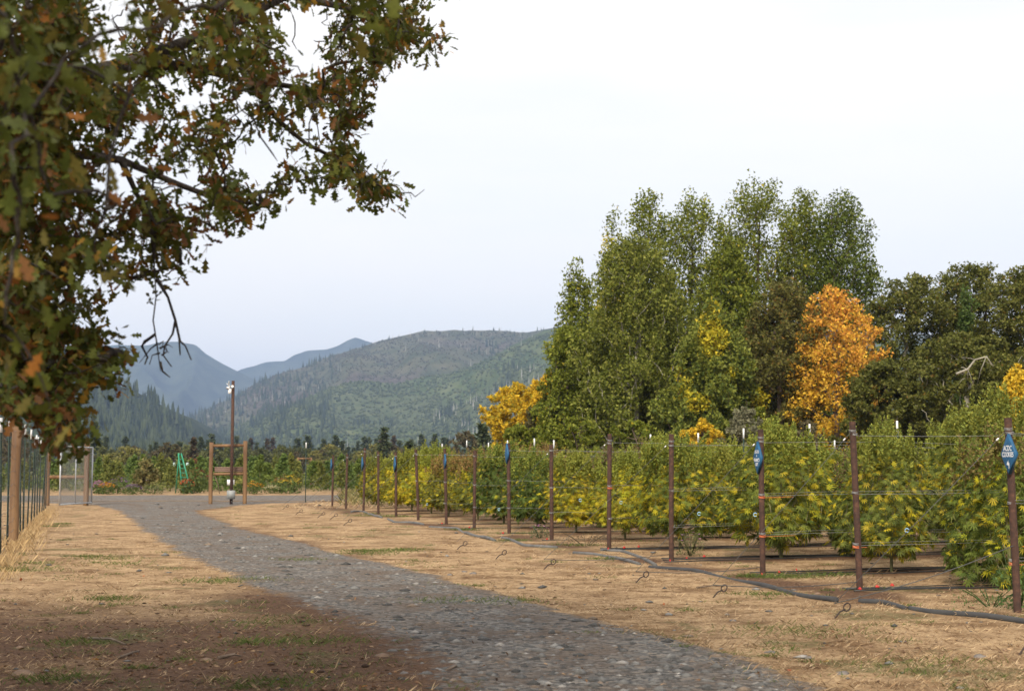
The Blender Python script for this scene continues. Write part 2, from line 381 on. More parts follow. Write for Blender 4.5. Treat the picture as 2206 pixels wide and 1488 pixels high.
def surface_mat(name, road=False):
    """dry grass, soil and green patches; on the road sheet gravel takes over away from its edges"""
    m, nt, p = mat_new(name)
    geo = nt.nodes.new('ShaderNodeNewGeometry'); pos = geo.outputs['Position']
    a = nt.nodes.new('ShaderNodeVertexColor'); a.layer_name = 'Col'
    sep = nt.nodes.new('ShaderNodeSeparateColor'); nt.links.new(a.outputs['Color'], sep.inputs[0])
    n1 = noise_node(nt, 1.1, 6, 0.65, pos)
    n2 = noise_node(nt, 22, 7, 0.78, pos)
    n3 = noise_node(nt, 90, 3, 0.7, pos)
    nm = noise_node(nt, 5.0, 5, 0.7, pos)
    straw = ramp(nt, n2.outputs['Fac'], [(0.30, (0.115, 0.066, 0.034)), (0.42, (0.285, 0.192, 0.112)), (0.56, (0.43, 0.312, 0.192)), (0.74, (0.59, 0.46, 0.30))]).outputs[0]
    big = ramp(nt, n1.outputs['Fac'], [(0.36, (0.52, 0.44, 0.37)), (0.48, (0.90, 0.86, 0.81)), (0.62, (1.18, 1.16, 1.11))]).outputs[0]
    straw = mixc(nt, 1.0, straw, big, 'MULTIPLY')
    med = ramp(nt, nm.outputs['Fac'], [(0.36, (0.45, 0.37, 0.30)), (0.47, (0.92, 0.90, 0.87)), (0.7, (1.12, 1.11, 1.08))]).outputs[0]
    straw = mixc(nt, 1.0, straw, med, 'MULTIPLY')
    so = ramp(nt, n2.outputs['Fac'], [(0.28, (0.046, 0.025, 0.015)), (0.5, (0.115, 0.064, 0.038)), (0.62, (0.175, 0.102, 0.06)), (0.8, (0.30, 0.20, 0.12))]).outputs[0]
    gr = ramp(nt, n2.outputs['Fac'], [(0.3, (0.045, 0.05, 0.016)), (0.6, (0.14, 0.125, 0.05)), (0.8, (0.32, 0.24, 0.12))]).outputs[0]
    def thr(src, nsrc, amt, lo, hi):
        mm = nt.nodes.new('ShaderNodeMath'); mm.operation = 'MULTIPLY_ADD'
        nt.links.new(nsrc, mm.inputs[0]); mm.inputs[1].default_value = amt; nt.links.new(src, mm.inputs[2])
        r_ = nt.nodes.new('ShaderNodeMapRange'); r_.inputs['From Min'].default_value = lo + amt / 2; r_.inputs['From Max'].default_value = hi + amt / 2
        nt.links.new(mm.outputs[0], r_.inputs['Value']); return r_.outputs[0]
    c = mixc(nt, thr(sep.outputs[0], nm.outputs['Fac'], 1.6, 0.25, 0.75), straw, so)
    if not road: c = mixc(nt, thr(sep.outputs[1], nm.outputs['Fac'], 1.6, 0.45, 0.9), c, gr)
    hb = n2.outputs['Fac']
    if road:
        v = nt.nodes.new('ShaderNodeTexVoronoi'); v.inputs['Scale'].default_value = 22; nt.links.new(pos, v.inputs['Vector'])
        s1 = nt.nodes.new('ShaderNodeSeparateColor'); nt.links.new(v.outputs['Color'], s1.inputs[0])
        g = ramp(nt, s1.outputs[0], [(0.0, (0.06, 0.057, 0.054)), (0.4, (0.135, 0.13, 0.123)), (0.75, (0.225, 0.214, 0.20)), (0.95, (0.29, 0.25, 0.21))]).outputs[0]
        dm = ramp(nt, n1.outputs['Fac'], [(0.40, (0, 0, 0)), (0.66, (0.8, 0.8, 0.8))]).outputs[0]
        dc = ramp(nt, n2.outputs['Fac'], [(0.3, (0.075, 0.05, 0.036)), (0.7, (0.21, 0.155, 0.115))]).outputs[0]
        g = mixc(nt, dm, g, dc)
        g = mixc(nt, thr(sep.outputs[1], n1.outputs['Fac'], 1.0, 0.5, 1.6), g, dc)
        c = mixc(nt, thr(sep.outputs[2], nm.outputs['Fac'], 1.3, 0.25, 0.6), c, g)
        b0 = nt.nodes.new('ShaderNodeBump'); b0.inputs['Strength'].default_value = 0.9; b0.inputs['Distance'].default_value = 0.03; b0.invert = True
        nt.links.new(v.outputs['Distance'], b0.inputs['Height'])
    else:
        nf = noise_node(nt, 0.012, 5, 0.6, pos)
        fc = ramp(nt, nf.outputs['Fac'], [(0.35, (0.06, 0.07, 0.026)), (0.55, (0.11, 0.10, 0.042)), (0.7, (0.22, 0.165, 0.085))]).outputs[0]
        c = mixc(nt, sep.outputs[2], c, fc)
    nt.links.new(c, p.inputs['Base Color']); p.inputs['Roughness'].default_value = 0.95
    p.inputs['Specular IOR Level'].default_value = 0.12
    b = nt.nodes.new('ShaderNodeBump'); b.inputs['Strength'].default_value = 0.8; b.inputs['Distance'].default_value = 0.035
    nt.links.new(n2.outputs['Fac'], b.inputs['Height'])
    if road: nt.links.new(b0.outputs[0], b.inputs['Normal'])
    b2 = nt.nodes.new('ShaderNodeBump'); b2.inputs['Strength'].default_value = 0.5; b2.inputs['Distance'].default_value = 0.012
    nt.links.new(n3.outputs['Fac'], b2.inputs['Height']); nt.links.new(b.outputs[0], b2.inputs['Normal'])
    nt.links.new(b2.outputs[0], p.inputs['Normal'])
    return m
M['ground'] = surface_mat('dry_grass_and_soil'); M['gravel'] = surface_mat('gravel', True)
ground = mk('ground', np.stack([X, Y, Zg], -1), FQ, M['ground'], col=gcol, smooth=True)
tag(ground, kind='structure')

ry = np.concatenate([np.arange(-6, 9, 0.5), np.arange(9, 66.6, 0.12)])
nc = 40
RV = []; RC = []
for y in ry:
    jl = 0.40 * (fbm(np.array([3.1]), np.array([y * 1.1]), 71, 4)[0] - 0.5) + 0.16 * (rng.random() - 0.5)
    jr = 0.40 * (fbm(np.array([8.4]), np.array([y * 1.1]), 72, 4)[0] - 0.5) + 0.16 * (rng.random() - 0.5)
    x = np.linspace(xl(y) + jl - 0.45, xr(y) + jr + 0.45, nc)
    wl_ = 0.55 + 0.9 * sstep(22, 14, y); yy_ = np.full(nc, y)
    f_ = (x - xl(y)) / (xr(y) - xl(y)); rut = (np.exp(-((f_ - 0.27) / 0.11) ** 2) + np.exp(-((f_ - 0.73) / 0.11) ** 2)) * (0.3 + 1.0 * fbm(x * .6, yy_ * .35, 47, 2))
    RC.append(np.stack([soil_mask(x, yy_), rut, np.clip(np.minimum((x - x[0]) / wl_, (x[-1] - x) / 0.55), 0, 1)], -1))
    RV.append(np.stack([x, np.full(nc, y), gh(x, np.full(nc, y)) - 0.02 + 0.032 * np.clip(np.minimum(np.arange(nc), nc - 1 - np.arange(nc)) / 3.0, 0, 1)], -1))
RV = np.array(RV)
ii = np.arange(nc - 1)[None] + nc * np.arange(len(ry) - 1)[:, None]
tag(mk('gravel_road', RV, np.stack([ii, ii + 1, ii + nc + 1, ii + nc], -1).reshape(-1, 4), M['gravel'], smooth=True, col=np.array(RC).reshape(-1, 3)), kind='structure')
cx_ = np.arange(-70, 24.1, 0.5); CV = []; CC = []
for x in cx_:
    y0 = 65.6 + 0.5 * (fbm(np.array([x * 0.9]), np.array([1.0]), 73, 3)[0] - 0.5) + 0.03 * (x + 15)
    y1 = 79.5 + 0.9 * (fbm(np.array([x * 0.6]), np.array([5.0]), 74, 3)[0] - 0.5)
    y = np.linspace(y0, y1, 16)
    CC.append(np.stack([0 * y + 0.2, 0 * y, np.clip(np.minimum(y - y0, y1 - y) / 1.5, 0, 1)], -1))
    CV.append(np.stack([np.full(16, x), y, gh(np.full(16, x), y) + 0.022], -1))
ii = np.arange(15)[None] + 16 * np.arange(len(cx_) - 1)[:, None]
tag(mk('cross_track', np.array(CV), np.stack([ii, ii + 16, ii + 17, ii + 1], -1).reshape(-1, 4), M['gravel'], smooth=True, col=np.array(CC).reshape(-1, 3)), kind='structure')

# ================================================================== HILLS
HK = 1.75      # the hills stand this much farther away than first laid out
def hill(name, prof, Zr, Zf, mat, seed, rough, back=900, nu=260, nt_=70, power=1.75):
    """a ridge: prof gives the skyline as photograph positions at the ridge distance"""
    prof = np.array(prof, float); Zr, Zf, back, rough = Zr * HK, Zf * HK, back * HK, rough * HK
    us = (np.linspace(prof[0, 0], prof[-1, 0], nu) - CX) / F_PX
    py = np.interp(us * F_PX + CX, prof[:, 0], prof[:, 1])
    k = np.ones(5) / 5; pys = np.convolve(np.pad(py, 2, 'edge'), k, 'valid'); py = 0.5 * py + 0.5 * pys
    hr = EYE + (HZ - py) / F_PX * Zr
    hr = hr + rough * 0.10 * (fbm(us * Zr / (rough * 0.7), us * 0, seed + 5, 3) - 0.5)
    t = np.concatenate([np.linspace(0, 1, nt_), 1 + np.linspace(0.05, 1, 8)])
    Zs = np.where(t <= 1, Zf + (Zr - Zf) * np.minimum(t, 1), Zr + back * (t - 1))
    XX = us[None] * Zr * (0.55 + 0.45 * (Zs / Zr))[:, None] / 1.0
    YY = np.repeat(Zs[:, None], nu, 1)
    sh = np.where(t <= 1, np.minimum(t, 1) ** power, 1 - 0.5 * (t - 1) ** 1.5)
    w = np.where(t <= 1, np.sin(np.pi * np.minimum(t, 1)) ** 0.8, 0.2)
    ns = (fbm(XX / (rough * 2.2) + 3, YY / (rough * 4.5), seed, 5) - 0.5) * rough * 0.95
    rid = (1 - np.abs(2 * fbm(XX / (rough * 1.5) + 0.5 * YY / (rough * 3), YY / (rough * 6), seed + 9, 3) - 1)) - 0.72
    HH = hr[None] * sh[:, None] + (ns + rid * rough * 1.5) * w[:, None] * np.clip(hr / (hr.max() + 1), 0.1, 1)[None] - 2.0 * (t == 0)[:, None]
    # the slopes below the ridge never rise in front of the skyline
    lim = EYE + (hr[None] - EYE) * (YY / Zr) * 0.985
    HH = np.where((t <= 1)[:, None], np.minimum(HH, lim + 0.015 * hr[None] * (t == 1)[:, None]), HH)
    n_t = len(t)
    i2 = np.arange(nu - 1)[None] + nu * np.arange(n_t - 1)[:, None]
    o = mk(name, np.stack([XX, YY, HH], -1), np.stack([i2, i2 + 1, i2 + nu + 1, i2 + nu], -1).reshape(-1, 4), mat, smooth=True)
    tag(o, kind='structure')
    def sample(n, r, tmin=0.02, tmax=1.0, dens=None):
        a = r.random(n) * (nu - 2); ti = tmin + (tmax - tmin) * r.random(n)
        jt = np.clip(ti * (nt_ - 1), 0, nt_ - 1.001); i0 = a.astype(int); j0 = jt.astype(int); fa, fj = a - i0, jt - j0
        def L(G): return (G[j0, i0] * (1 - fa) + G[j0, i0 + 1] * fa) * (1 - fj) + (G[j0 + 1, i0] * (1 - fa) + G[j0 + 1, i0 + 1] * fa) * fj
        return np.stack([L(XX), L(YY), L(HH)], -1), ti
    return o, sample
def hill_mat(name, stops, sc, stops2=None, sc2=None):
    sc = sc / HK; sc2 = sc2 / HK if sc2 else None
    m, nt, p = mat_new(name)
    geo = nt.nodes.new('ShaderNodeNewGeometry'); pos = geo.outputs['Position']
    n = noise_node(nt, sc, 8, 0.68, pos); c = ramp(nt, n.outputs['Fac'], stops).outputs[0]
    if stops2:
        n2 = noise_node(nt, sc2, 4, 0.6, pos); f = ramp(nt, n2.outputs['Fac'], [(0.47, (0, 0, 0)), (0.58, (1, 1, 1))]).outputs[0]
        n3 = noise_node(nt, sc * 1.7, 8, 0.7, pos)
        c = mixc(nt, f, c, ramp(nt, n3.outputs['Fac'], stops2).outputs[0])
    nt.links.new(c, p.inputs['Base Color']); p.inputs['Roughness'].default_value = 1.0; p.inputs['Specular IOR Level'].default_value = 0.05
    nb = noise_node(nt, sc * 3, 5, 0.7, pos); b = nt.nodes.new('ShaderNodeBump'); b.inputs['Strength'].default_value = 1.0
    b.inputs['Distance'].default_value = 7.0; nt.links.new(nb.outputs['Fac'], b.inputs['Height']); nt.links.new(b.outputs[0], p.inputs['Normal'])
    return m
M['hill_far'] = hill_mat('far_forest_slope', [(0.35, (0.03, 0.042, 0.03)), (0.65, (0.07, 0.085, 0.06))], 0.012)
M['hill_mid'] = hill_mat('burnt_slope', [(0.35, (0.04, 0.052, 0.032)), (0.5, (0.075, 0.082, 0.052)), (0.68, (0.12, 0.112, 0.075))], 0.02,
                         [(0.35, (0.055, 0.052, 0.045)), (0.6, (0.10, 0.085, 0.072)), (0.72, (0.19, 0.135, 0.105))], 0.0035)
M['hill_green'] = hill_mat('brushy_slope', [(0.35, (0.035, 0.055, 0.025)), (0.52, (0.075, 0.10, 0.042)), (0.7, (0.13, 0.14, 0.07))], 0.025,
                           [(0.35, (0.05, 0.07, 0.035)), (0.62, (0.10, 0.115, 0.06)), (0.75, (0.2, 0.15, 0.11))], 0.004)
M['hill_conifer'] = hill_mat('conifer_slope', [(0.35, (0.018, 0.028, 0.014)), (0.65, (0.05, 0.062, 0.03))], 0.03)

h1, _ = hill('far_mountain', [(-700, 800), (-300, 770), (0, 760), (120, 752), (200, 748), (265, 742), (300, 744), (340, 738), (385, 738), (425, 752), (460, 772), (500, 795), (517, 801), (545, 815), (620, 850), (760, 920), (900, 985)], 4600, 3300, M['hill_far'], 101, 190)
h2, _ = hill('peaked_mountain', [(300, 960), (400, 880), (480, 815), (515, 797), (535, 790), (575, 781), (612, 780), (632, 765), (660, 755), (700, 750), (725, 743), (745, 733), (765, 727), (783, 736), (800, 741), (860, 752), (1000, 790), (1200, 860)], 5300, 4000, M['hill_far'], 131, 200)
h3, s3 = hill('burnt_hill', [(300, 990), (380, 935), (420, 897), (470, 868), (520, 845), (580, 815), (640, 793), (700, 768), (760, 752), (800, 743), (850, 729), (930, 715), (990, 709), (1050, 708), (1100, 713), (1130, 717), (1170, 711), (1250, 703), (1400, 690), (1700, 700), (2206, 740), (2700, 800)], 2500, 1500, M['hill_mid'], 161, 120, nu=300)
h4, s4 = hill('brushy_hill', [(360, 1000), (430, 965), (500, 928), (560, 899), (640, 868), (700, 842), (745, 825), (790, 822), (850, 828), (900, 812), (960, 806), (1010, 790), (1070, 768), (1120, 742), (1170, 722), (1250, 705), (1500, 700), (2206, 760), (2700, 820)], 1900, 1050, M['hill_green'], 191, 95, nu=300)
h5, s5 = hill('conifer_hill', [(-900, 640), (-500, 690), (-200, 735), (0, 775), (120, 800), (220, 815), (290, 838), (340, 868), (395, 915), (440, 958), (480, 985), (540, 1000)], 1250, 720, M['hill_conifer'], 221, 60, nu=300)

def cone_tree(lv=3, n=6, seed=0):
    r = np.random.default_rng(seed); V, T = [], []
    for i in range(lv):
        z0 = 0.08 + 0.92 * i / lv * 0.92; z1 = min(1.0, z0 + 0.92 / lv * 1.7) if i < lv - 1 else 1.0
        rad = 0.5 * (1 - i / lv) ** 0.85
        b = len(V); th = np.arange(n) * 2 * math.pi / n + i
        for q in th: V.append([rad * (0.75 + 0.5 * r.random()) * math.cos(q), rad * (0.75 + 0.5 * r.random()) * math.sin(q), z0 + 0.03 * r.normal()])
        V.append([0, 0, z1])
        for q in range(n): T.append([b + q, b + (q + 1) % n, b + n])
    return np.array(V), np.array(T)
def zrot(a, sx, sz):
    N = len(a); m = np.zeros((N, 3, 3)); c, s = np.cos(a), np.sin(a)
    m[:, 0, 0] = c * sx; m[:, 0, 1] = -s * sx; m[:, 1, 0] = s * sx; m[:, 1, 1] = c * sx; m[:, 2, 2] = sz
    return m
def scatter_cones(mb, P, H, W, c0, c1, r, seeds=3, lv=3, n=6):
    for k in range(seeds):
        i = np.arange(len(P)) % seeds == k
        bV, bT = cone_tree(lv, n, 50 + k)
        f = r.random(i.sum())[:, None]; col = np.array(c0) * (1 - f) + np.array(c1) * f
        mb.inst(bV, bT, zrot(r.random(i.sum()) * 6.28, W[i], H[i]), P[i], col)
r5 = np.random.default_rng(5)
P, t = s5(9000, r5, 0.0, 1.0)
px, py_, _d = project(P); keep = (px > -60) & (px < 560) & (py_ > 650)
P = P[keep]; H = r5.uniform(9, 17, len(P)) * HK; mb = MB()
scatter_cones(mb, P - [0, 0, 0.6], H, H * r5.uniform(0.28, 0.42, len(P)), (0.014, 0.024, 0.013), (0.055, 0.07, 0.032), r5)
tag(mb.build('conifer_forest', M['conifer']), 'dark conifer forest covering the steep slope at the left', 'forest', kind='stuff')
# burnt and brushy hills: brush, young conifers and bleached snags
for nm, smp, nb, ns, hc, cols in (('hillside_brush', s4, 30000, 950, 0, ((0.022, 0.036, 0.016), (0.10, 0.12, 0.055))),
                                  ('upper_hillside_brush', s3, 26000, 650, 1, ((0.035, 0.042, 0.030), (0.10, 0.095, 0.065)))):
    P, t = smp(nb, r5); px, py_, _d = project(P); keep = (px > 330) & (px < 1280)
    P = P[keep]; n_ = len(P); mb = MB()
    u6 = np.array([[0.5, 0, .2], [0, 0.5, .25], [-.5, 0, .2], [0, -.5, .2], [0, 0, 0.62], [0, 0, -.3]])
    t8 = np.array([[0, 1, 4], [1, 2, 4], [2, 3, 4], [3, 0, 4], [1, 0, 5], [2, 1, 5], [3, 2, 5], [0, 3, 5]])
    s_ = r5.uniform(1.6, 4.4, n_) * (1.25 if not hc else 1.0) * HK; f = (r5.random(n_) * 0.6 + 0.4 * fbm(P[:, 0] / 105, P[:, 1] / 105, 7, 2))[:, None]
    mb.inst(u6, t8, zrot(r5.random(n_) * 6.28, s_, s_ * r5.uniform(0.8, 1.5, n_)), P, np.array(cols[0]) * (1 - f) + np.array(cols[1]) * f)
    P, t = smp(7000, r5, 0.0, 1.0); px, py_, _d = project(P)
    keep = (px > 330) & (px < 1280) & ((fbm(P[:, 0] / 230, P[:, 1] / 280, 17 + hc, 3) > 0.55) | ((t > 0.985) & bool(hc) & (px > 700)) | ((px < 720) & (r5.random(len(P)) < 0.7)))
    P, t, px = P[keep], t[keep], px[keep]; H = r5.uniform(7, 15, len(P)) * np.where((t > 0.9) & (px > 700), 0.7, 1.1) * HK
    scatter_cones(mb, P - [0, 0, .5], H, H * 0.32, (0.016, 0.027, 0.016), (0.045, 0.06, 0.03), r5, 2, 2, 5)
    tag(mb.build(nm, M['conifer']), 'brush and young conifers covering the ' + ('lower green' if not hc else 'upper burnt') + ' hillside', 'brush', kind='stuff')
    P, t = smp(ns * 3, r5, 0.0, 1.0); px, py_, _d = project(P)
    keep = (px > 330) & (px < 1280) & ((fbm(P[:, 0] / 300, P[:, 1] / 380, 27 + hc, 3) > 0.54) | ((t > 0.96) & bool(hc)))
    P = P[keep][:ns]; mb = MB(); tri = np.array([[.5, 0, -.05], [-.25, .43, -.05], [-.25, -.43, -.05], [0.03, 0, 1]])
    mb.inst(tri, np.array([[0, 1, 3], [1, 2, 3], [2, 0, 3]]), zrot(r5.random(len(P)) * 6.28, r5.uniform(0.7, 1.1, len(P)) * HK, r5.uniform(7, 14, len(P)) * HK), P)
    tag(mb.build('dead_snags' if not hc else 'ridge_snags', M['snag']), 'bleached dead tree trunks standing over the ' + ('lower green' if not hc else 'upper burnt') + ' hillside', 'dead trees', kind='stuff')

# ================================================================== TREES
class Skel:
    """a branch skeleton grown towards target points; thickness follows how many tips a branch carries"""
    def __init__(s, trunk):
        trunk = np.asarray(trunk, float)
        s.P = [p for p in trunk]; s.par = [i - 1 for i in range(len(trunk))]; s.paths = [list(range(len(trunk)))]; s.tips = []
    def limb(s, pts, start=None, tip=True):
        pts = np.asarray(pts, float)
        if start is None: start = int(np.argmin(np.linalg.norm(np.array(s.P) - pts[0], axis=1)))
        path = [start]
        for p in pts:
            s.P.append(p); s.par.append(path[-1]); path.append(len(s.P) - 1)
        s.paths.append(path)
        if tip: s.tips.append(path[-1])
        return path
    def grow(s, targets, r, rise=0.0, wob=0.10, sag=0.0, seg=3, first=0, minseg=0.0):
        for p in targets:
            N = np.array(s.P); d = N - p; dist = np.linalg.norm(d, axis=1)
            cost = dist.copy(); hor = np.linalg.norm(d[:, :2], axis=1)
            if rise: cost = cost + np.where(d[:, 2] > -rise * hor, 4 * (d[:, 2] + rise * hor), 0)
            cost[:first] += 1e3
            k = int(np.argmin(cost)); a = N[k]; L = dist[k]
            n = max(1, int(seg if L > minseg else 1)); path = [k]
            for i in range(1, n + 1):
                f = i / n; q = a + (p - a) * f
                if i < n: q = q + r.normal(0, wob * L / n, 3)
                q = q + np.array([0, 0, 1]) * (sag * L * 4 * f * (1 - f))
                s.P.append(q); s.par.append(path[-1]); path.append(len(s.P) - 1)
            s.paths.append(path); s.tips.append(path[-1])
    def radii(s, rt, ex, rmax):
        n = np.zeros(len(s.P)); 
        for t in s.tips: n[t] += 1
        for i in range(len(s.P) - 1, 0, -1):
            if s.par[i] >= 0: n[s.par[i]] += n[i]
        return np.minimum(rt * np.maximum(n, 1) ** ex, rmax)
    def mesh(s, mb, rad, big=7, small=4, thr=0.05, wob=0.06):
        P = np.array(s.P)
        for j, path in enumerate(s.paths):
            r_ = rad[path].copy()
            if j and len(r_) > 1: r_[0] = min(r_[0], r_[1] * 1.25)
            if j and len(path) > 1: r_[-1] *= 0.45
            mb.tube(P[path], r_, big if r_.max() > thr else small, cap=False, wob=wob)
    def tipdirs(s):
        P = np.array(s.P); t = np.array(s.tips); par = np.array(s.par)[t]
        d = P[t] - P[par]; return P[t], d / (np.linalg.norm(d, axis=1, keepdims=True) + 1e-9)

DIAM = np.array([[0, 0, 0], [0.36, 0.42, 0.07], [0, 1.0, -0.10], [-0.36, 0.42, 0.07]]); DIAM_F = np.array([[0, 1, 2], [0, 2, 3]])
TRIL = np.array([[0, -0.05, 0], [0.50, 0.55, 0.06], [-0.28, 0.92, -0.06]]); TRIL_F = np.array([[0, 1, 2]])
def pal(cols, n, r, w=None):
    cols = np.array(cols, float)
    k = r.choice(len(cols), n, p=None if w is None else np.array(w) / np.sum(w))
    return cols[k] * (0.75 + 0.5 * r.random((n, 1)))

def crown_leaves(mb, tips, dirs, r, per, length, spread, size, colf, droop=0.0, bV=DIAM, bF=DIAM_F):
    N = len(tips) * per
    T = np.repeat(tips, per, 0); D = np.repeat(dirs, per, 0)
    f = r.random((N, 1)) ** 0.8
    sp = spread * (0.35 + 0.65 * f)
    pos = T + D * length * (0.25 - f) + unit(N, r) * r.random((N, 1)) ** 0.5 * sp * np.array([1, 1, 0.8])
    dd = unit(N, r) + D * 0.5 + np.array([0, 0, -droop])
    Mx = frames(dd, 0.9, r) * (size * r.uniform(0.6, 1.3, N))[:, None, None]
    mb.inst(bV, bF, Mx, pos, colf(pos, N))

def profile(kind, t):
    if kind == 'poplar': return np.minimum(1, 0.6 + 1.9 * t) * np.clip(1 - t, 0, 1) ** 0.46
    if kind == 'spire': return np.minimum(1, 0.5 + 2.2 * t) * np.clip(1 - t, 0, 1) ** 0.8
    if kind == 'oak': return np.sqrt(np.clip(1 - (2 * t - 0.92) ** 2 / 1.17, 0.0, 1))
    if kind == 'maple': return np.clip(np.minimum(1, 0.7 + 1.4 * t) * np.clip(1 - t, 0, 1) ** 0.60, 0, 1)
    if kind == 'round': return np.interp(t, [0, 0.12, 0.45, 0.75, 0.92, 1.0], [0.55, 0.85, 1.0, 0.78, 0.42, 0.1])
    return np.clip(1 - t, 0, 1)
LEAFTRIS = 0
def make_tree(name, label, cat, px, top, Z, hw, kind, cols, seed, w=None, n_tips=150, per=70, leaf=0.2, base=0.12, bark='bark_far', trunk_r=0.28,
              group=None, colf=None, spread=None, length=None, lean=0.0, squash=1.0, lobes=True, tipw=0.018, rise=None):
    r = np.random.default_rng(seed)
    x = (px - CX) / F_PX * Z; H = EYE + (HZ - top) / F_PX * Z; Rr_ = hw / F_PX * Z * (1.38 if kind in ('poplar', 'spire') else 1.14)
    th = thing(name, label, cat, (x, Z, -0.1), group=group)
    n_tr = 9
    tz = np.linspace(0, H * (0.93 if kind in ('poplar', 'spire') else 0.62), n_tr)
    tr = np.stack([np.cumsum(r.normal(0, 0.012 * H, n_tr)) * 0.5 + lean * tz, np.cumsum(r.normal(0, 0.012 * H, n_tr)) * 0.5, tz], -1); tr[0, :2] = 0
    sk = Skel(tr)
    # crown tips: several lobes inside the envelope
    t = r.random(n_tips * 3) ** 0.9; ang = r.random(n_tips * 3) * 2 * math.pi
    rad = profile(kind, t) * (r.random(n_tips * 3) ** 0.42)
    if lobes:
        lump = 0.52 + 0.9 * fbm(ang * 1.1 + 5, t * (7.0 if kind in ('poplar', 'spire') else 4.5) + seed, seed, 2)
        rad = rad * lump
    z = H * (base + (1 - base) * t)
    pts = np.stack([Rr_ * rad * np.cos(ang) + lean * z, Rr_ * squash * rad * np.sin(ang), z], -1)
    # even spread: drop points that crowd others
    keep = []; md = 0.75 * (Rr_ * Rr_ * H / n_tips) ** (1 / 3) * 0.8
    for i in range(len(pts)):
        if len(keep) >= n_tips: break
        if not keep or np.min(np.linalg.norm(pts[keep] - pts[i], axis=1)) > md: keep.append(i)
    pts = pts[keep]
    pts = pts[np.argsort(np.linalg.norm(pts[:, :2] - np.interp(pts[:, 2], tr[:, 2], tr[:, 0])[:, None] * [1, 0], axis=1) + 0.2 * pts[:, 2])]
    rs = rise if rise is not None else {'poplar': 1.1, 'spire': 1.0, 'oak': 0.25, 'maple': 0.6}.get(kind, 0.3)
    sk.grow(pts, r, rise=rs, wob=0.22, first=1, sag=0.03 if kind == 'oak' else 0.0)
    rd = sk.radii(tipw, 0.5, trunk_r)
    mb = MB(); sk.mesh(mb, rd, 7, 3, 0.06)
    mb.build('trunk', M[bark], th, smooth=True)
    tp, td = sk.tipdirs()
    td = td + np.array([0, 0, 0.5 if kind in ('poplar', 'spire') else 0.1]); td /= np.linalg.norm(td, axis=1, keepdims=True)
    ml = MB()
    cf = colf or (lambda pos, n: pal(cols, n, r, w))
    crown_leaves(ml, tp, td, r, int(per * 1.75), length or 0.075 * H, spread or min(0.055 * H, 0.27 * Rr_ + 0.3), leaf * 1.2, lambda pos, n: cf(pos, n), bV=TRIL, bF=TRIL_F)
    ml.build('crown', M['far_leaf'], th)
    return th, (H, Rr_)

POP = [(0.14, 0.168, 0.020), (0.185, 0.215, 0.027), (0.095, 0.117, 0.016), (0.26, 0.27, 0.042), (0.38, 0.31, 0.03)]
POPW = [4, 4, 3, 2, 0.3]
OAK = [(0.105, 0.115, 0.022), (0.145, 0.152, 0.032), (0.076, 0.084, 0.018), (0.20, 0.195, 0.05), (0.22, 0.14, 0.03)]
OAKW = [4, 4, 3, 2, 0.3]
YEL = [(0.66, 0.44, 0.03), (0.56, 0.38, 0.03), (0.72, 0.52, 0.05), (0.34, 0.29, 0.035)]
ORA = [(0.70, 0.37, 0.06), (0.62, 0.28, 0.05), (0.74, 0.47, 0.06), (0.48, 0.24, 0.06)]
def orange_col(H):
    rr = np.random.default_rng(99)
    def f(pos, n):
        # the maple turns yellow towards its lower left
        k = np.clip(0.95 - pos[:, 2] / H * 1.15 - 0.06 * pos[:, 0] + rr.normal(0, 0.16, n), 0, 1)[:, None]
        return (pal(ORA, n, rr) * (1 - k) + pal(YEL, n, rr, [4, 3, 4, 0.6]) * k)
    return f
def yellowing(k0, cols, w, seed):
    rr = np.random.default_rng(seed)
    def f(pos, n):
        k = (sstep(0.46, 0.66, fbm(pos[:, 0] / 1.6 + 4, pos[:, 2] / 1.9, seed, 2)) * k0 > rr.random(n))[:, None]
        return np.where(k, pal([(0.50, 0.42, 0.03), (0.58, 0.46, 0.04), (0.38, 0.36, 0.03)], n, rr), pal(cols, n, rr, w))
    return f
TW = 'tall trees behind the hemp field'
# cottonwoods, tall row
make_tree('cottonwood_tree', 'slender green cottonwood at the left edge of the tall trees, against the hill', 'tree', 1245, 552, 104, 72, 'spire', POP, 301, POPW, 150, 80, 0.20, group=TW)
make_tree('cottonwood_tree', 'low bushy green cottonwood beside the yellow tree at the left edge of the grove', 'tree', 1225, 700, 99, 70, 'poplar', POP, 302, POPW, 150, 80, 0.20, group=TW)
make_tree('cottonwood_tree', 'big pale green cottonwood standing in front of the tall row, bare trunk streak showing', 'tree', 1378, 500, 97, 132, 'poplar', [(0.145, 0.17, 0.026), (0.19, 0.21, 0.035), (0.10, 0.12, 0.018), (0.26, 0.265, 0.055)], 303, None, 330, 85, 0.19, group=TW, bark='bark_pale', trunk_r=0.22)
make_tree('cottonwood_tree', 'cottonwood with a yellow patch in its pointed top, left of the taller tops', 'tree', 1325, 452, 108, 72, 'spire', POP, 304, POPW, 150, 75, 0.2, group=TW, colf=yellowing(0.9, POP, POPW, 304))
make_tree('cottonwood_tree', 'tall narrow cottonwood top just right of the yellow-patched one', 'tree', 1398, 410, 110, 84, 'poplar', POP, 305, POPW, 170, 75, 0.2, group=TW)
make_tree('cottonwood_tree', 'round-topped tall cottonwood, third top from the left of the row', 'tree', 1502, 400, 112, 112, 'poplar', POP, 306, POPW, 230, 70, 0.2, group=TW, trunk_r=0.33)
make_tree('cottonwood_tree', 'tallest cottonwood with dark trunks showing through its open crown', 'tree', 1640, 375, 112, 108, 'poplar', POP, 307, POPW, 230, 62, 0.2, group=TW, trunk_r=0.36, base=0.3)
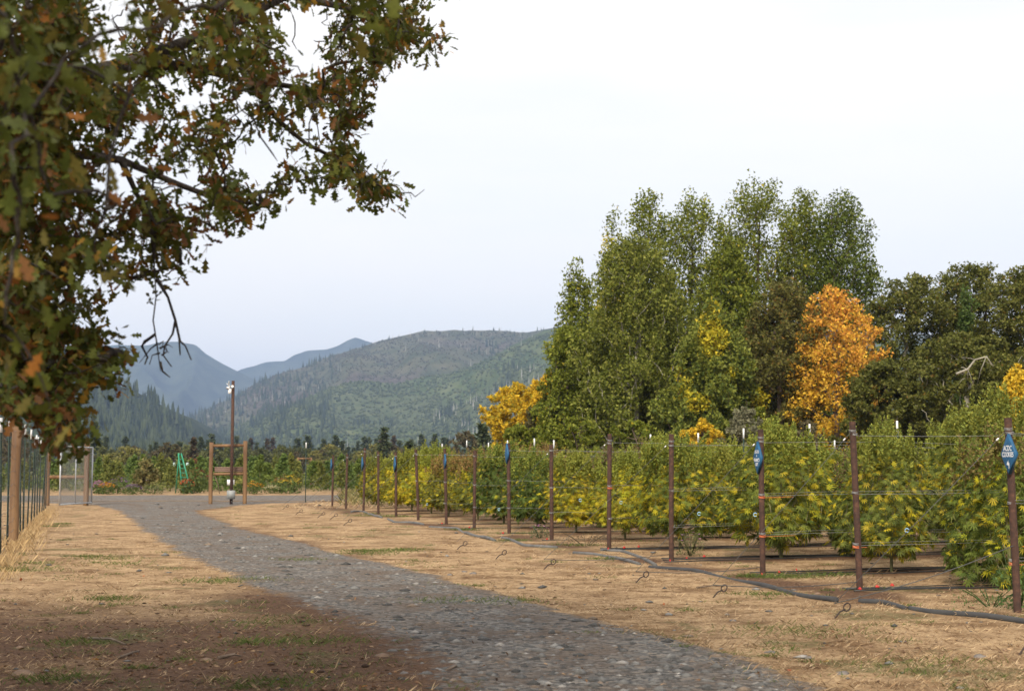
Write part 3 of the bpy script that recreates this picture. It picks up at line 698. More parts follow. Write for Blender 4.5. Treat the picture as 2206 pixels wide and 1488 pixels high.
make_tree('cottonwood_tree', 'narrow cottonwood top right of the tallest one', 'tree', 1742, 400, 114, 84, 'poplar', POP, 308, POPW, 170, 70, 0.2, group=TW, base=0.25)
make_tree('cottonwood_tree', 'rightmost tall cottonwood, dense dark green, sloping down to the oaks', 'tree', 1818, 405, 111, 92, 'poplar', [(0.09, 0.125, 0.018), (0.12, 0.155, 0.022), (0.062, 0.085, 0.014), (0.16, 0.185, 0.03)], 309, None, 230, 75, 0.2, group=TW, base=0.2)
make_tree('cottonwood_tree', 'low dark green cottonwood filling in below the tall tops', 'tree', 1570, 500, 107, 135, 'maple', POP, 310, POPW, 330, 70, 0.2, group=TW, base=0.1)
# maples and smaller broadleaves
make_tree('maple_tree', 'yellow-green maple turning yellow, in front of the tall cottonwoods', 'tree', 1535, 640, 92, 125, 'maple', POP, 311, None, 330, 75, 0.2, base=0.05, colf=yellowing(0.85, [(0.20, 0.22, 0.035), (0.22, 0.24, 0.045), (0.10, 0.135, 0.03)], None, 311))
make_tree('maple_tree', 'bright orange maple, yellow towards its foot, between the oaks', 'tree', 1800, 612, 92, 112, 'round', ORA, 312, None, 250, 42, 0.18, base=0.07, colf=orange_col(13.4), trunk_r=0.2)
make_tree('maple_tree', 'yellow-orange tree at the left end of the grove', 'tree', 1117, 826, 108, 74, 'round', YEL, 313, None, 150, 60, 0.2, base=0.25, bark='bark_pale')
make_tree('maple_tree', 'second yellow tree, half hidden by the leftmost cottonwood', 'tree', 1180, 803, 106, 62, 'round', YEL, 314, [3, 3, 3, 1], 140, 60, 0.2, base=0.2)
make_tree('maple_tree', 'golden yellow tree at the right edge above the last post', 'tree', 2196, 784, 70, 62, 'maple', YEL, 315, None, 120, 55, 0.17, base=0.35)
make_tree('ash_sapling', 'thin brownish sapling in front of the yellow trees', 'tree', 1145, 870, 100, 26, 'spire', [(0.13, 0.11, 0.045), (0.09, 0.09, 0.035)], 316, None, 60, 50, 0.17, base=0.15)
# oaks
make_tree('oak_tree', 'brownish lichen-covered oak with a visible dark trunk, left of the orange maple', 'tree', 1690, 600, 94, 92, 'oak', [(0.135, 0.13, 0.03), (0.175, 0.16, 0.045), (0.09, 0.088, 0.024), (0.24, 0.14, 0.035)], 321, [4, 4, 3, 0.7], 190, 62, 0.19, base=0.2, trunk_r=0.36)
make_tree('oak_tree', 'dark green oak just right of the orange maple', 'tree', 1960, 585, 98, 110, 'oak', OAK, 322, OAKW, 240, 85, 0.19, base=0.1, bark='bark_pale', trunk_r=0.3)
make_tree('oak_tree', 'tall open-topped oak near the right edge', 'tree', 2105, 560, 100, 95, 'oak', OAK, 323, OAKW, 210, 70, 0.19, base=0.3, trunk_r=0.36)
make_tree('oak_tree', 'dark oak at the far right edge of the grove', 'tree', 2215, 575, 95, 105, 'oak', OAK, 324, OAKW, 220, 80, 0.19, base=0.15, trunk_r=0.36)
make_tree('oak_tree', 'low dense oak with pale dead branches, in front of the right-hand oaks', 'tree', 2080, 720, 86, 150, 'oak', OAK, 325, OAKW, 300, 85, 0.18, base=0.02, bark='bark_pale', trunk_r=0.22)
make_tree('oak_tree', 'low dark oak between the orange maple and the dead pale branches', 'tree', 1905, 775, 86, 100, 'oak', OAK, 326, OAKW, 220, 85, 0.18, base=0.02, trunk_r=0.2)
make_tree('oak_tree', 'small dark oak thicket below the maple and cottonwoods', 'tree', 1460, 735, 99, 75, 'oak', OAK, 327, OAKW, 150, 80, 0.19, base=0.02)
make_tree('oak_tree', 'dim oak behind the lichen-covered oak', 'tree', 1650, 690, 102, 110, 'oak', OAK, 328, OAKW, 180, 80, 0.2, base=0.02)
make_tree('fir_tree', 'small bright green fir between the dark oaks', 'tree', 2086, 618, 96, 30, 'spire', [(0.08, 0.13, 0.03), (0.12, 0.17, 0.045)], 330, None, 120, 70, 0.16, base=0.3, rise=0.1)
# undergrowth
make_tree('shrub', 'bright yellow shrub at the foot of the yellow-green maple', 'shrub', 1510, 900, 84, 52, 'oak', YEL, 331, [3, 3, 3, 1.5], 70, 60, 0.16, base=0.05, trunk_r=0.06)
make_tree('shrub', 'grey-green willow shrub left of the lichen-covered oak trunk', 'shrub', 1605, 878, 84, 46, 'oak', [(0.17, 0.17, 0.10), (0.22, 0.21, 0.13)], 332, None, 80, 70, 0.15, base=0.02, trunk_r=0.05)
make_tree('shrub', 'pale brownish bush between the oak trunk and the orange maple', 'shrub', 1735, 905, 84, 42, 'oak', [(0.13, 0.12, 0.06), (0.18, 0.15, 0.08)], 333, None, 60, 70, 0.14, base=0.02, trunk_r=0.05)
for i, (px_, tp_, hw_, lb) in enumerate(((1120, 915, 60, 'dull green bush below the yellow trees'), (1240, 900, 80, 'green bush at the foot of the leftmost cottonwood'), (1370, 905, 85, 'green bush below the big pale cottonwood'), (1640, 880, 50, 'dark bush beside the oak trunk'))):
    make_tree('shrub', lb, 'shrub', px_, tp_, 90, hw_, 'oak', POP, 340 + i, POPW, 80, 75, 0.18, base=0.0, trunk_r=0.05)
# pale dead limbs among the right-hand oaks
def dead_limb(label, pts, Y):
    mb = MB(); P3 = np.array([at(a, b, Y) for a, b in pts]); o = P3[0].copy()
    n = len(P3); mb.tube(P3 - o, np.linspace(0.075, 0.022, n), 5)
    for k in range(1, n - 1):
        for q in range(2):
            d = rng.normal(0, 0.5, 3); d[2] -= 0.5; mb.tube([P3[k] - o, P3[k] - o + d * 0.4, P3[k] - o + d * 0.8 + rng.normal(0, .15, 3)], [0.022, 0.018, 0.008], 3)
    ob = mb.build('dead_limb', M['bark_pale'], smooth=True); ob.location = o
    return tag(ob, label, 'branch')
dead_limb('bleached bare limb arching out of the low oak at the right', [(2060, 805), (2085, 795), (2100, 775), (2125, 768), (2140, 790)], 80)
dead_limb('short bleached limb hanging by the field edge, right of the tall hemp tops', [(2085, 930), (2098, 912), (2105, 900), (2100, 895)], 79)

# ------------------------------------------------------------------ valley trees, far
rv = np.random.default_rng(17)
def far_tree_proto(kind, seed, cols, w=None):
    r = np.random.default_rng(seed)
    th = thing('valley_tree', 'x', 'tree', (0, 0, -50))
    mb = MB(); ml = MB()
    if kind == 'conifer':
        mb.tube([[0, 0, 0], [0, 0, 6], [0, 0, 11.6]], [0.25, 0.15, 0.03], 5)
        tp = []; td = []
        for k in range(90):
            z = 11.5 * r.random() ** 0.8; z = max(z, 1.0); L = (12 - z) * 0.24 * r.uniform(0.5, 1.1); a = r.random() * 6.28
            tp.append([L * math.cos(a), L * math.sin(a), z]); td.append([math.cos(a), math.sin(a), -0.1])
        tp, td = np.array(tp), np.array(td)
        crown_leaves(ml, tp, td, r, 14, 1.2, 0.28, 0.62, lambda p, n: pal(cols, n, r, w))
    else:
        sk = Skel([[0, 0, 0], [0, 0, 1.2], [0.1, 0, 3]])
        a = r.random(60) * 6.28; t = r.random(60); rad = profile('oak', t) * r.random(60) ** .4
        pts = np.stack([3.4 * rad * np.cos(a), 3.4 * rad * np.sin(a), 0.5 + 6.0 * t], -1)
        sk.grow(pts[np.argsort(np.linalg.norm(pts - [0, 0, 2], axis=1))], r, rise=0.3, wob=0.2, seg=2)
        sk.mesh(mb, sk.radii(0.03, 0.5, 0.25), 5, 3, 0.1)
        tp, td = sk.tipdirs(); crown_leaves(ml, tp, td, r, 26, 1.2, 0.5, 0.5, lambda p, n: pal(cols, n, r, w))
    mb.build('trunk', M['bark_far'], th); ml.build('crown', M['far_leaf'], th)
    return th
CON = [(0.05, 0.07, 0.03), (0.075, 0.095, 0.04), (0.105, 0.115, 0.055)]
pc = [far_tree_proto('conifer', 401 + k, CON) for k in range(3)] + [far_tree_proto('conifer', 405, [(0.10, 0.07, 0.04), (0.07, 0.06, 0.035)])]
pd = [far_tree_proto('round', 411 + k, c) for k, c in enumerate(([(0.11, 0.12, 0.04), (0.15, 0.155, 0.055)], [(0.18, 0.18, 0.055), (0.24, 0.215, 0.07)], [(0.075, 0.085, 0.032), (0.11, 0.115, 0.045)], [(0.22, 0.10, 0.035), (0.16, 0.09, 0.035)], [(0.12, 0.095, 0.05), (0.09, 0.08, 0.04)]))]
used = set()
def place(proto, px, top, Z, base_h, label, group, wmul=1.0):
    H = EYE + (HZ - top) / F_PX * Z; s = H / base_h
    loc = ((px - CX) / F_PX * Z, Z, -0.05); sc = (s * wmul, s * wmul, s); rz = rv.random() * 6.28
    if id(proto) in used: return dup(proto, loc, rz, sc, label, group)
    used.add(id(proto)); proto.location = loc; proto.rotation_euler = (0, 0, rz); proto.scale = sc; proto['label'] = label; proto['group'] = group
    return proto
GC, GD = 'conifers along the valley floor', 'rounded trees along the valley floor'
for k in range(62):
    px_ = 440 + 680 * (k + rv.random()) / 62
    place(pc[rv.integers(0, 3)] if rv.random() > 0.1 else pc[3], px_, 932 + 38 * rv.random(), 560 + 160 * rv.random(), 12.0, 'dark conifer in the far tree line at the foot of the hills', GC, rv.uniform(1.0, 1.5))
for k in range(16):
    place(pc[rv.integers(0, 3)], 150 + 300 * rv.random(), 935 + 28 * rv.random(), 520 + 100 * rv.random(), 12.0, 'dark conifer in the far tree line at the foot of the hills', GC, rv.uniform(1.0, 1.4))
for k in range(52):
    px_ = 180 + 900 * (k + rv.random()) / 52
    place(pd[rv.choice([0, 1, 2, 4], p=[.36, .22, .28, .14])], px_, 952 + 22 * rv.random(), 300 + 130 * rv.random(), 6.9, 'rounded green tree in the far belt before the conifer line', GD, rv.uniform(0.8, 1.25))
place(pc[1], 828, 918, 300, 12.0, 'lone tall pine standing above the far tree belt', None, 1.35)
place(pc[0], 881, 948, 230, 12.0, 'small dark pointed fir right of the lone pine', None, 1.7)
place(pd[4], 1003, 926, 240, 6.9, 'broad brownish oak in the distance left of the yellow trees', None, 0.95)
place(pc[2], 1040, 908, 230, 12.0, 'tall green pine left of the yellow trees', None, 1.5)
place(pc[0], 1078, 915, 235, 12.0, 'green pine half hidden by the yellow trees', None, 1.3)
place(pc[3], 418, 940, 260, 12.0, 'brown dying conifer above the green ladder', None, 1.3)
place(pd[1], 282, 962, 180, 6.9, 'yellow-green round bush behind the gate field', None)
place(pd[1], 240, 975, 170, 6.9, 'smaller yellow-green bush beside the round one', None)
place(pd[3], 250, 990, 150, 6.9, 'small russet bush at the edge of the far field', None)
place(pd[3], 425, 980, 200, 6.9, 'russet tree behind the sign frame', None)
place(pd[4], 365, 950, 260, 6.9, 'dull brown rounded tree left of the dying conifer', None, 1.0)
place(pd[2], 60, 930, 200, 6.9, 'dark round tree behind the wire fence at left', None, 1.2)
place(pd[0], 110, 935, 220, 6.9, 'green round tree behind the fence corner', None, 1.2)
place(pd[4], 20, 905, 190, 6.9, 'tall dull tree at the left edge behind the fence', None, 0.9)
place(pc[0], 205, 905, 330, 12.0, 'dark fir behind the gate', None, 1.3)
place(pc[2], 170, 915, 300, 12.0, 'pale fir left of the dark fir behind the gate', None, 1.6)

# ================================================================== HEMP
def hemp_leaf_shape():
    V, F = [], []
    for ang, ln in ((0, 1.0), (27, 0.93), (-27, 0.93), (58, 0.72), (-58, 0.72), (98, 0.42), (-98, 0.42)):
        a = R(ang); d = np.array([math.sin(a), math.cos(a), 0]); s = np.array([math.cos(a), -math.sin(a), 0]); b = len(V)
        w = 0.075 * (0.5 + 0.5 * ln)
        V += [np.array([0, 0, 0]), d * ln * 0.5 + s * w + [0, 0, 0.05], d * ln + [0, 0, -0.13 * ln], d * ln * 0.5 - s * w + [0, 0, 0.05]]
        F += [[b, b + 1, b + 2], [b, b + 2, b + 3]]
    return np.array(V, float), np.array(F)
HL_V, HL_F = hemp_leaf_shape()
HTIPS = {}
def hemp_proto(seed, H=2.25, Rm=1.08, yellow=0.5, green=(0.085, 0.125, 0.03), dark=(0.045, 0.075, 0.022), bud=(0.20, 0.16, 0.07), n_tips=210, per=9, leaf=0.135, low=0.46, budn=52, split=0, skirt=1.0):
    r = np.random.default_rng(seed)
    H = H * 0.86; Rm = Rm * 0.85; leaf = leaf * 0.86; per = per + 1; green = np.array(green) * 1.22 + [0.02, 0.012, 0]; dark = np.array(dark) * 0.75
    th = thing('hemp_plant', 'x', 'hemp plant', (0, 0, -60))
    tz = np.linspace(0, H * 0.8, 7)
    sk = Skel(np.stack([np.cumsum(r.normal(0, 0.02, 7)), np.cumsum(r.normal(0, 0.02, 7)), tz], -1))
    pts = []
    for _try in range(2600):
        if len(pts) >= n_tips: break
        t = r.random(); a = r.random() * 6.28
        e = np.interp(t, [0, 0.1, 0.35, 0.65, 0.85, 1.0], [0.62 * skirt, 0.85 * skirt, 1.0, 0.92, 0.66, 0.22]) * (0.78 + 0.44 * fbm(np.array([a * 1.4]), np.array([t * 4 + seed]), seed, 2)[0])
        p = np.array([Rm * e * math.cos(a) * (r.random() ** 0.35), Rm * e * math.sin(a) * (r.random() ** 0.35), low + (H - low) * t])
        if not pts or np.min(((np.array(pts) - p) ** 2).sum(1)) > 0.115 ** 2: pts.append(p)
    pts = np.array(pts)
    sk.grow(pts[np.argsort(np.linalg.norm(pts[:, :2], axis=1) + 0.3 * pts[:, 2])], r, rise=0.7, wob=0.12, first=1)
    sh = []
    for _ in range(15):
        a = r.random() * 6.28; q = Rm * 0.82 * r.random() ** 0.6
        sh.append([q * math.cos(a), q * math.sin(a), low + (H - low) * np.interp(q / Rm, [0.2, 0.66, 0.92], [1.0, 0.85, 0.62]) + r.uniform(-0.05, 0.16)])
    sh = np.array(sh); sk.grow(sh, r, rise=1.2, wob=0.05, first=1); n_sh = len(sh)
    mb = MB(); sk.mesh(mb, sk.radii(0.0035, 0.52, 0.034), 6, 3, 0.012)
    mb.build('stem', M['hemp_stem'], th, smooth=True)
    tp, td = sk.tipdirs(); N = len(tp) * per
    T = np.repeat(tp, per, 0); D = np.repeat(td, per, 0)
    f = r.random((N, 1))
    pos = T - D * f * 0.34 + r.normal(0, 0.05, (N, 3))
    out = pos * [1, 1, 0]; out /= np.linalg.norm(out, axis=1, keepdims=True) + 1e-6
    az = unit(N, r); dd = az * 0.75 + out * 0.6 + np.array([0, 0, 0.05]) + np.array([0, 0, -0.75]) * r.random((N, 1))
    pos = pos + dd / np.linalg.norm(dd, axis=1, keepdims=True) * 0.05
    hgt = (pos[:, 2] - low) / (H - low)
    Mx = frames(dd, 0.45, r, nrm=np.array([0, 0, 0.8]) + out * 0.8 + r.normal(0, 0.35, (N, 3))) * (leaf * r.uniform(0.65, 1.3, N) * np.clip(1.15 - 0.45 * hgt, 0.6, 1.2))[:, None, None]
    cl = fbm(pos[:, 0] * 1.5 + pos[:, 1] + 9, pos[:, 2] * 1.7 - pos[:, 1], seed + 3, 3)
    yk = yellow * (0.35 + 1.7 * sstep(0.35, 0.7, cl)) * (0.75 + 0.5 * f[:, 0])
    isy = r.random(N) < yk * 0.56
    mid = r.random((N, 1))
    g = np.array(dark) * (1 - mid) + np.array(green) * mid
    g = g * 1.25 + np.array([0.13, 0.10, 0.0]) * (yellow * r.random((N, 1)))
    yl = pal([(0.52, 0.46, 0.03), (0.60, 0.49, 0.035), (0.38, 0.38, 0.03), (0.46, 0.36, 0.04)], N, r)
    col = np.where(isy[:, None], yl, g)
    ml = MB(); ml.inst(HL_V, HL_F, Mx, pos, col)
    tag(ml.build('foliage', M['hemp_leaf'], th), kind='stuff'); HTIPS[th.name] = tp
    # flower spikes on the upper tips
    top = tp[np.argsort(-(tp[:, 2] + r.normal(0, 0.15, len(tp))))][:budn]
    top = np.concatenate([top, sh, sh + [0, 0, -0.16]])
    mbud = MB()
    for p in top:
        L = r.uniform(0.22, 0.42) * (1.35 if p[2] > H * 0.85 else 0.85); n = 60; p = p + [0, 0, 0.10]
        k = r.random(n); a = r.random(n) * 6.28
        lean = r.normal(0, 0.06, 2)
        ctr = p + np.stack([lean[0] * k, lean[1] * k, L * (k - 0.25)], -1)
        rad = 0.05 * (1.05 - k) ** 0.8
        d = np.stack([np.cos(a), np.sin(a), 0.9 + 0.8 * k], -1)
        Mx = frames(d, 0.4, r) * np.array([1.0, 1, 1])[None, None] * (r.uniform(0.035, 0.085, n) * (1.15 - 0.6 * k))[:, None, None]
        c = np.array(bud) * (0.6 + 0.8 * r.random((n, 1))); gg = r.random(n) < 0.35; c[gg] = np.array(green) * 1.1
        mbud.inst(DIAM, DIAM_F, Mx, ctr + rad[:, None] * np.stack([np.cos(a), np.sin(a), 0 * a], -1), c)
    mbud.build('flower_spikes', M['hemp_bud'], th); th['proto'] = th.name
    return th
BR = (0.27, 0.17, 0.065); GB = (0.23, 0.24, 0.045)
HP = {
 'yellow': [hemp_proto(501, yellow=1.0, green=(0.15, 0.18, 0.035), bud=GB), hemp_proto(502, H=2.15, yellow=0.85, green=(0.13, 0.16, 0.035), bud=GB, Rm=1.15)],
 'brown': [hemp_proto(511, H=2.2, yellow=0.6, green=(0.10, 0.12, 0.035), bud=BR, budn=75), hemp_proto(512, H=2.25, yellow=0.75, green=(0.11, 0.12, 0.035), bud=BR, budn=70, Rm=1.12)],
 'dark': [hemp_proto(521, H=2.2, yellow=0.22, bud=(0.16, 0.11, 0.06), budn=60, Rm=1.15, low=0.22), hemp_proto(522, H=2.15, yellow=0.15, green=(0.075, 0.12, 0.028), bud=GB, Rm=1.2)],
 'green': [hemp_proto(531, H=2.35, yellow=0.42, green=(0.11, 0.155, 0.035), bud=GB, Rm=1.2), hemp_proto(532, H=2.3, yellow=0.5, green=(0.12, 0.16, 0.035), bud=GB, Rm=1.15)],
 'tall': [hemp_proto(541, H=2.72, yellow=0.42, green=(0.13, 0.165, 0.04), bud=GB, Rm=1.22, n_tips=250, low=0.5)],
 'skirt': [hemp_proto(551, H=2.3, yellow=0.32, green=(0.11, 0.15, 0.035), bud=(0.2, 0.15, 0.06), Rm=1.22, n_tips=260, low=0.16, skirt=1.3)],
}
LOOK = {'yellow': 'yellowing', 'brown': 'brown-topped yellowish', 'dark': 'dark green', 'green': 'green and yellow', 'tall': 'tall light green', 'skirt': 'low-skirted bushy green'}
ORD = ['first', 'second', 'third', 'fourth', 'fifth', 'sixth', 'seventh', 'eighth', 'ninth', 'tenth', 'eleventh', 'twelfth', 'thirteenth', 'fourteenth', 'fifteenth']
ROWS = [None, ['skirt', 'skirt', 'green'], ['tall', 'tall', 'green', 'green'], ['green', 'dark', 'tall', 'green', 'green'], ['green', 'green', 'dark', 'green', 'brown'],
        ['yellow', 'green', 'dark', 'green', 'green'], ['yellow', 'yellow', 'yellow', 'green'], ['dark', 'dark', 'green', 'green'], ['dark', 'brown', 'dark', 'green'], ['brown', 'brown', 'dark', 'brown'],
        ['brown', 'brown', 'brown', 'brown'], ['yellow', 'brown', 'brown'], ['yellow', 'brown', 'brown'], ['yellow', 'yellow', 'brown'], ['yellow', 'yellow', 'brown']]
near_leafed = []
hu = set(); rh = np.random.default_rng(77); cnt = {}
HG = 'hemp plants in the trellised rows'
for ri, kinds in enumerate(ROWS):
    if not kinds: continue
    for j, kd in enumerate(kinds):
        s = 1.75 + 2.15 * j + rh.normal(0, 0.10)
        if ri == 1: s = (2.35, 3.6, 5.6)[j]
        if ri == 2: s = (2.2, 4.3, 6.1, 8)[j]
        q = POSTS[ri] + ROWDIR * s + ALONG * rh.normal(0, 0.08)
        protos = HP[kd]; k = cnt.get(kd, 0); cnt[kd] = k + 1; pr = protos[k % len(protos)]
        loc = (q[0], q[1], g1(q[0], q[1]) - 0.03); rz = rh.random() * 6.28
        sc = rh.uniform(0.84, 1.05); sc = (sc * rh.uniform(0.96, 1.06), sc, sc)
        lab = f'{LOOK[kd]} hemp plant, {ORD[j]} in the row of the {ORD[ri]} post from the right'
        if id(pr) in hu: o = dup(pr, loc, rz, sc, lab, HG)
        else:
            hu.add(id(pr)); o = pr; o.location = loc; o.rotation_euler = (0, 0, rz); o.scale = sc; o['label'] = lab; o['group'] = HG
        tint = np.clip(rh.normal(1.06, 0.08) + rh.normal(0, 0.025, 3), 0.85, 1.25)
        for c in o.children: c.color = (*tint, 1)
        if ri in (1, 2, 3) and j < 2:
            near_leafed.append((o, HTIPS[pr['proto']], rz, sc))
# the largest-looking leaves of the nearest plants are parts of their own
lv = []
for c in ((0.16, 0.20, 0.04), (0.10, 0.145, 0.03), (0.50, 0.40, 0.04), (0.40, 0.36, 0.04)):
    t_ = mk('leaf', HL_V, HL_F, M['hemp_leaf'], col=np.array(c)); lv.append(t_.data); bpy.data.objects.remove(t_)
for o, tp, rz, sc in near_leafed:
    cz, sz = math.cos(rz), math.sin(rz)
    wx, wy = tp[:, 0] * cz - tp[:, 1] * sz, tp[:, 0] * sz + tp[:, 1] * cz
    score = -wy - 0.3 * wx + rh.normal(0, 0.12, len(tp)) - 3.0 * (tp[:, 2] > 1.9)
    for q in np.argsort(-score)[:48]:
        out = np.array([tp[q, 0], tp[q, 1], 0]); out /= np.linalg.norm(out) + 1e-6
        d = out * 0.8 + unit(1, rh)[0] * 0.5 + [0, 0, -0.35]
        m3 = frames(d[None], 0.3, rh, nrm=(np.array([0, 0, 0.7]) + out * 0.9)[None])[0] * 0.125 * rh.uniform(0.85, 1.25)
        m4 = np.eye(4); m4[:3, :3] = m3; m4[:3, 3] = tp[q] + out * 0.06
        lo = bpy.data.objects.new('leaf', lv[int(rh.choice(4, p=[.38, .22, .24, .16]))]); C.objects.link(lo); lo.parent = o; lo.matrix_local = Matrix(m4.tolist())

# ------------------------------------------------------------------ rusty posts with their trellis wires
GUY = {0: (1798, 1332), 1: (1536, 1282), 2: (1370, 1250), 3: (1172, 1222), 4: (1068, 1200), 5: (985, 1182), 9: (740, 1132), 10: (711, 1119), 11: (684, 1115), 12: (637, 1106), 13: (609, 1097)}
POST_TOP = [900, 908, 925, 935, 935, 958, 955, 970, 966, 968, 974, 972, 965, 978, 980]
def tie(mb, c, r_, n=2, h=0.012):
    for k in range(n):
        th = np.linspace(0, 2 * math.pi, 13); z = k * h + 0.004 * np.sin(th * 2 + k)
        mb.tube(np.stack([c[0] + r_ * np.cos(th), c[1] + r_ * np.sin(th), c[2] + z], -1), 0.0035, 4, cap=False)
PR = 0.043
for i, q in enumerate(POSTS):
    H = EYE + (HZ - POST_TOP[i]) / F_PX * q[1]; z0 = g1(*q)
    if i == 0: lab = 'rusty brown steel post nearest the camera at the right edge'
    elif i == len(POSTS) - 1: lab = 'last brown steel post at the far left end of the trellis line'
    else: lab = f'rusty brown steel trellis post, {ORD[i]} from the right'
    th = thing('trellis_post', lab, 'post', (q[0], q[1], z0), group='rusty trellis end posts')
    mb = MB(); ln = rng.normal(0, 0.016, 2) * H
    if i == 1: ln = np.array([-0.06, 0])
    ax = np.array([[0, 0, -0.3], [ln[0] * .3, ln[1] * .3, H * 0.3], [ln[0] * .7, ln[1] * .7, H * 0.7], [ln[0], ln[1], H - z0]])
    mb.tube(ax, PR, 14, cap=False)
    th_ = np.arange(14) * 2 * math.pi / 14
    mb.lathe([(PR, 0), (PR - 0.006, 0.0), (PR - 0.006, -0.2), (0, -0.2)], ax[-1], 14)
    mb.build('post', M['rust'], th, smooth=False)
    # wires run along the row
    L = 16 if i < 8 else 8
    for wz in (0.92, 0.56, 0.28):
        if i > 9: break
        hz = H * wz + rng.normal(0, 0.02); n = 14; s = np.linspace(0.0, L, n)
        p = np.stack([ROWDIR[0] * s, ROWDIR[1] * s, hz - 0.02 * np.sin(s * 1.3 + i) - 0.03 * np.sin(s * math.pi / L)], -1)
        mw = MB(); mw.tube(p, 0.0024, 4, cap=False)
        if i < 4 and wz < 0.9:
            p2 = p + np.stack([0 * s, 0 * s, 0.035 + 0.012 * np.sin(s * 2.1)], -1); mw.tube(p2, 0.0018, 4, cap=False)
        mw.build('wire', M['wire'], th)
        mt = MB(); tie(mt, (ax[2][0], ax[2][1], hz - 0.01), PR + 0.004, 3); mt.build('wire_tie', M['wire'], th)
        if (i, wz) in ((0, 0.28), (1, 0.28), (2, 0.56), (2, 0.28), (4, 0.56)):
            mt = MB(); tie(mt, (ax[2][0], ax[2][1], hz - 0.05), PR + 0.006, 3)
            s2 = np.linspace(0, 0.55 if i == 2 else 0.12, 5); mt.tube(np.stack([ROWDIR[0] * s2, ROWDIR[1] * s2, hz - 0.045 + 0.02 * s2], -1), 0.003, 4)
            mt.build('twine', M['orange_twine'], th)
    if i in GUY:
        g = on_ground(*GUY[i]); g[2] = g1(g[0], g[1])
        a = np.array([ln[0], ln[1], H - z0 - 0.12]); b = np.array([g[0] - q[0], g[1] - q[1], g[2] - z0 + 0.16])
        mw = MB(); mw.tube([a, (a + b) / 2 - [0, 0, 0.02], b], 0.0036 if i < 6 else 0.005, 4); mw.build('guy_wire', M['dark_wire'], th)
        mt = MB(); tie(mt, (ln[0], ln[1], H - z0 - 0.14), PR + 0.004, 3); mt.build('wire_tie', M['wire'], th)
        d = (b - a) / np.linalg.norm(b - a); mc = MB(); mc.tube([a + d * 0.17, a + d * 0.21], 0.009, 6); mc.build('wire_clamp', M['white_tip'], th)
        if i < 4:
            # slack cable running low from the anchor back to the post
            w0 = b.copy(); w1 = np.array([0, 0, 0.12 if i else 0.75]); 
            f = np.linspace(0, 1, 8)[:, None]; pth = w0 * (1 - f) + w1 * f; pth[:, 2] -= 0.05 * np.sin(f[:, 0] * math.pi)
            pth[:, 2] = np.maximum(pth[:, 2], 0.03)
            mw = MB(); mw.tube(pth, 0.005, 4); mw.build('ground_cable', M['dark_wire'], th)

# eye anchors
def anchor(px, py, label, s=1.0):
    g = on_ground(px, py); ob = MB()
    d = np.array([0.30, 0.16, 0.32]); d /= np.linalg.norm(d); e = np.array([0, 0, -0.05]) + d * 0.24 * s
    ob.tube([d * -0.15, d * 0.10, e], 0.011 * s, 7)
    sx = np.cross(d, [0.3, -1, 0.2]); sx /= np.linalg.norm(sx); a = np.linspace(0, 2 * math.pi, 15); rr = 0.042 * s
    ob.tube(e + d * rr + np.outer(np.cos(a), d) * -rr * 1.35 + np.outer(np.sin(a), sx) * rr, 0.010 * s, 6, cap=False)
    o = ob.build('ground_anchor', M['iron'], smooth=True); o.location = (g[0], g[1], g1(g[0], g[1]))
    return tag(o, label, 'anchor', 'eye bolts anchoring the guy wires')
lab_a = ['dark eye anchor nearest the camera, left of the second post', 'dark eye anchor low in the grass, second from the right', 'dark eye anchor slanting out of the grass, third from the right', 'dark eye anchor beside the gravel, fourth from the right', 'dark eye anchor by the pipe, fifth from the right', 'faint eye anchor, sixth from the right']
for k, i in enumerate((0, 1, 2, 3, 4, 5)): anchor(*GUY[i], lab_a[k], 0.85)
for k, i in enumerate((9, 10, 11, 12, 13)): anchor(*GUY[i], f'small far eye anchor, {ORD[k]} from the right of the far five', 0.95)
anchor(2196, 1408, 'eye anchor at the lower right edge of the picture', 0.85)

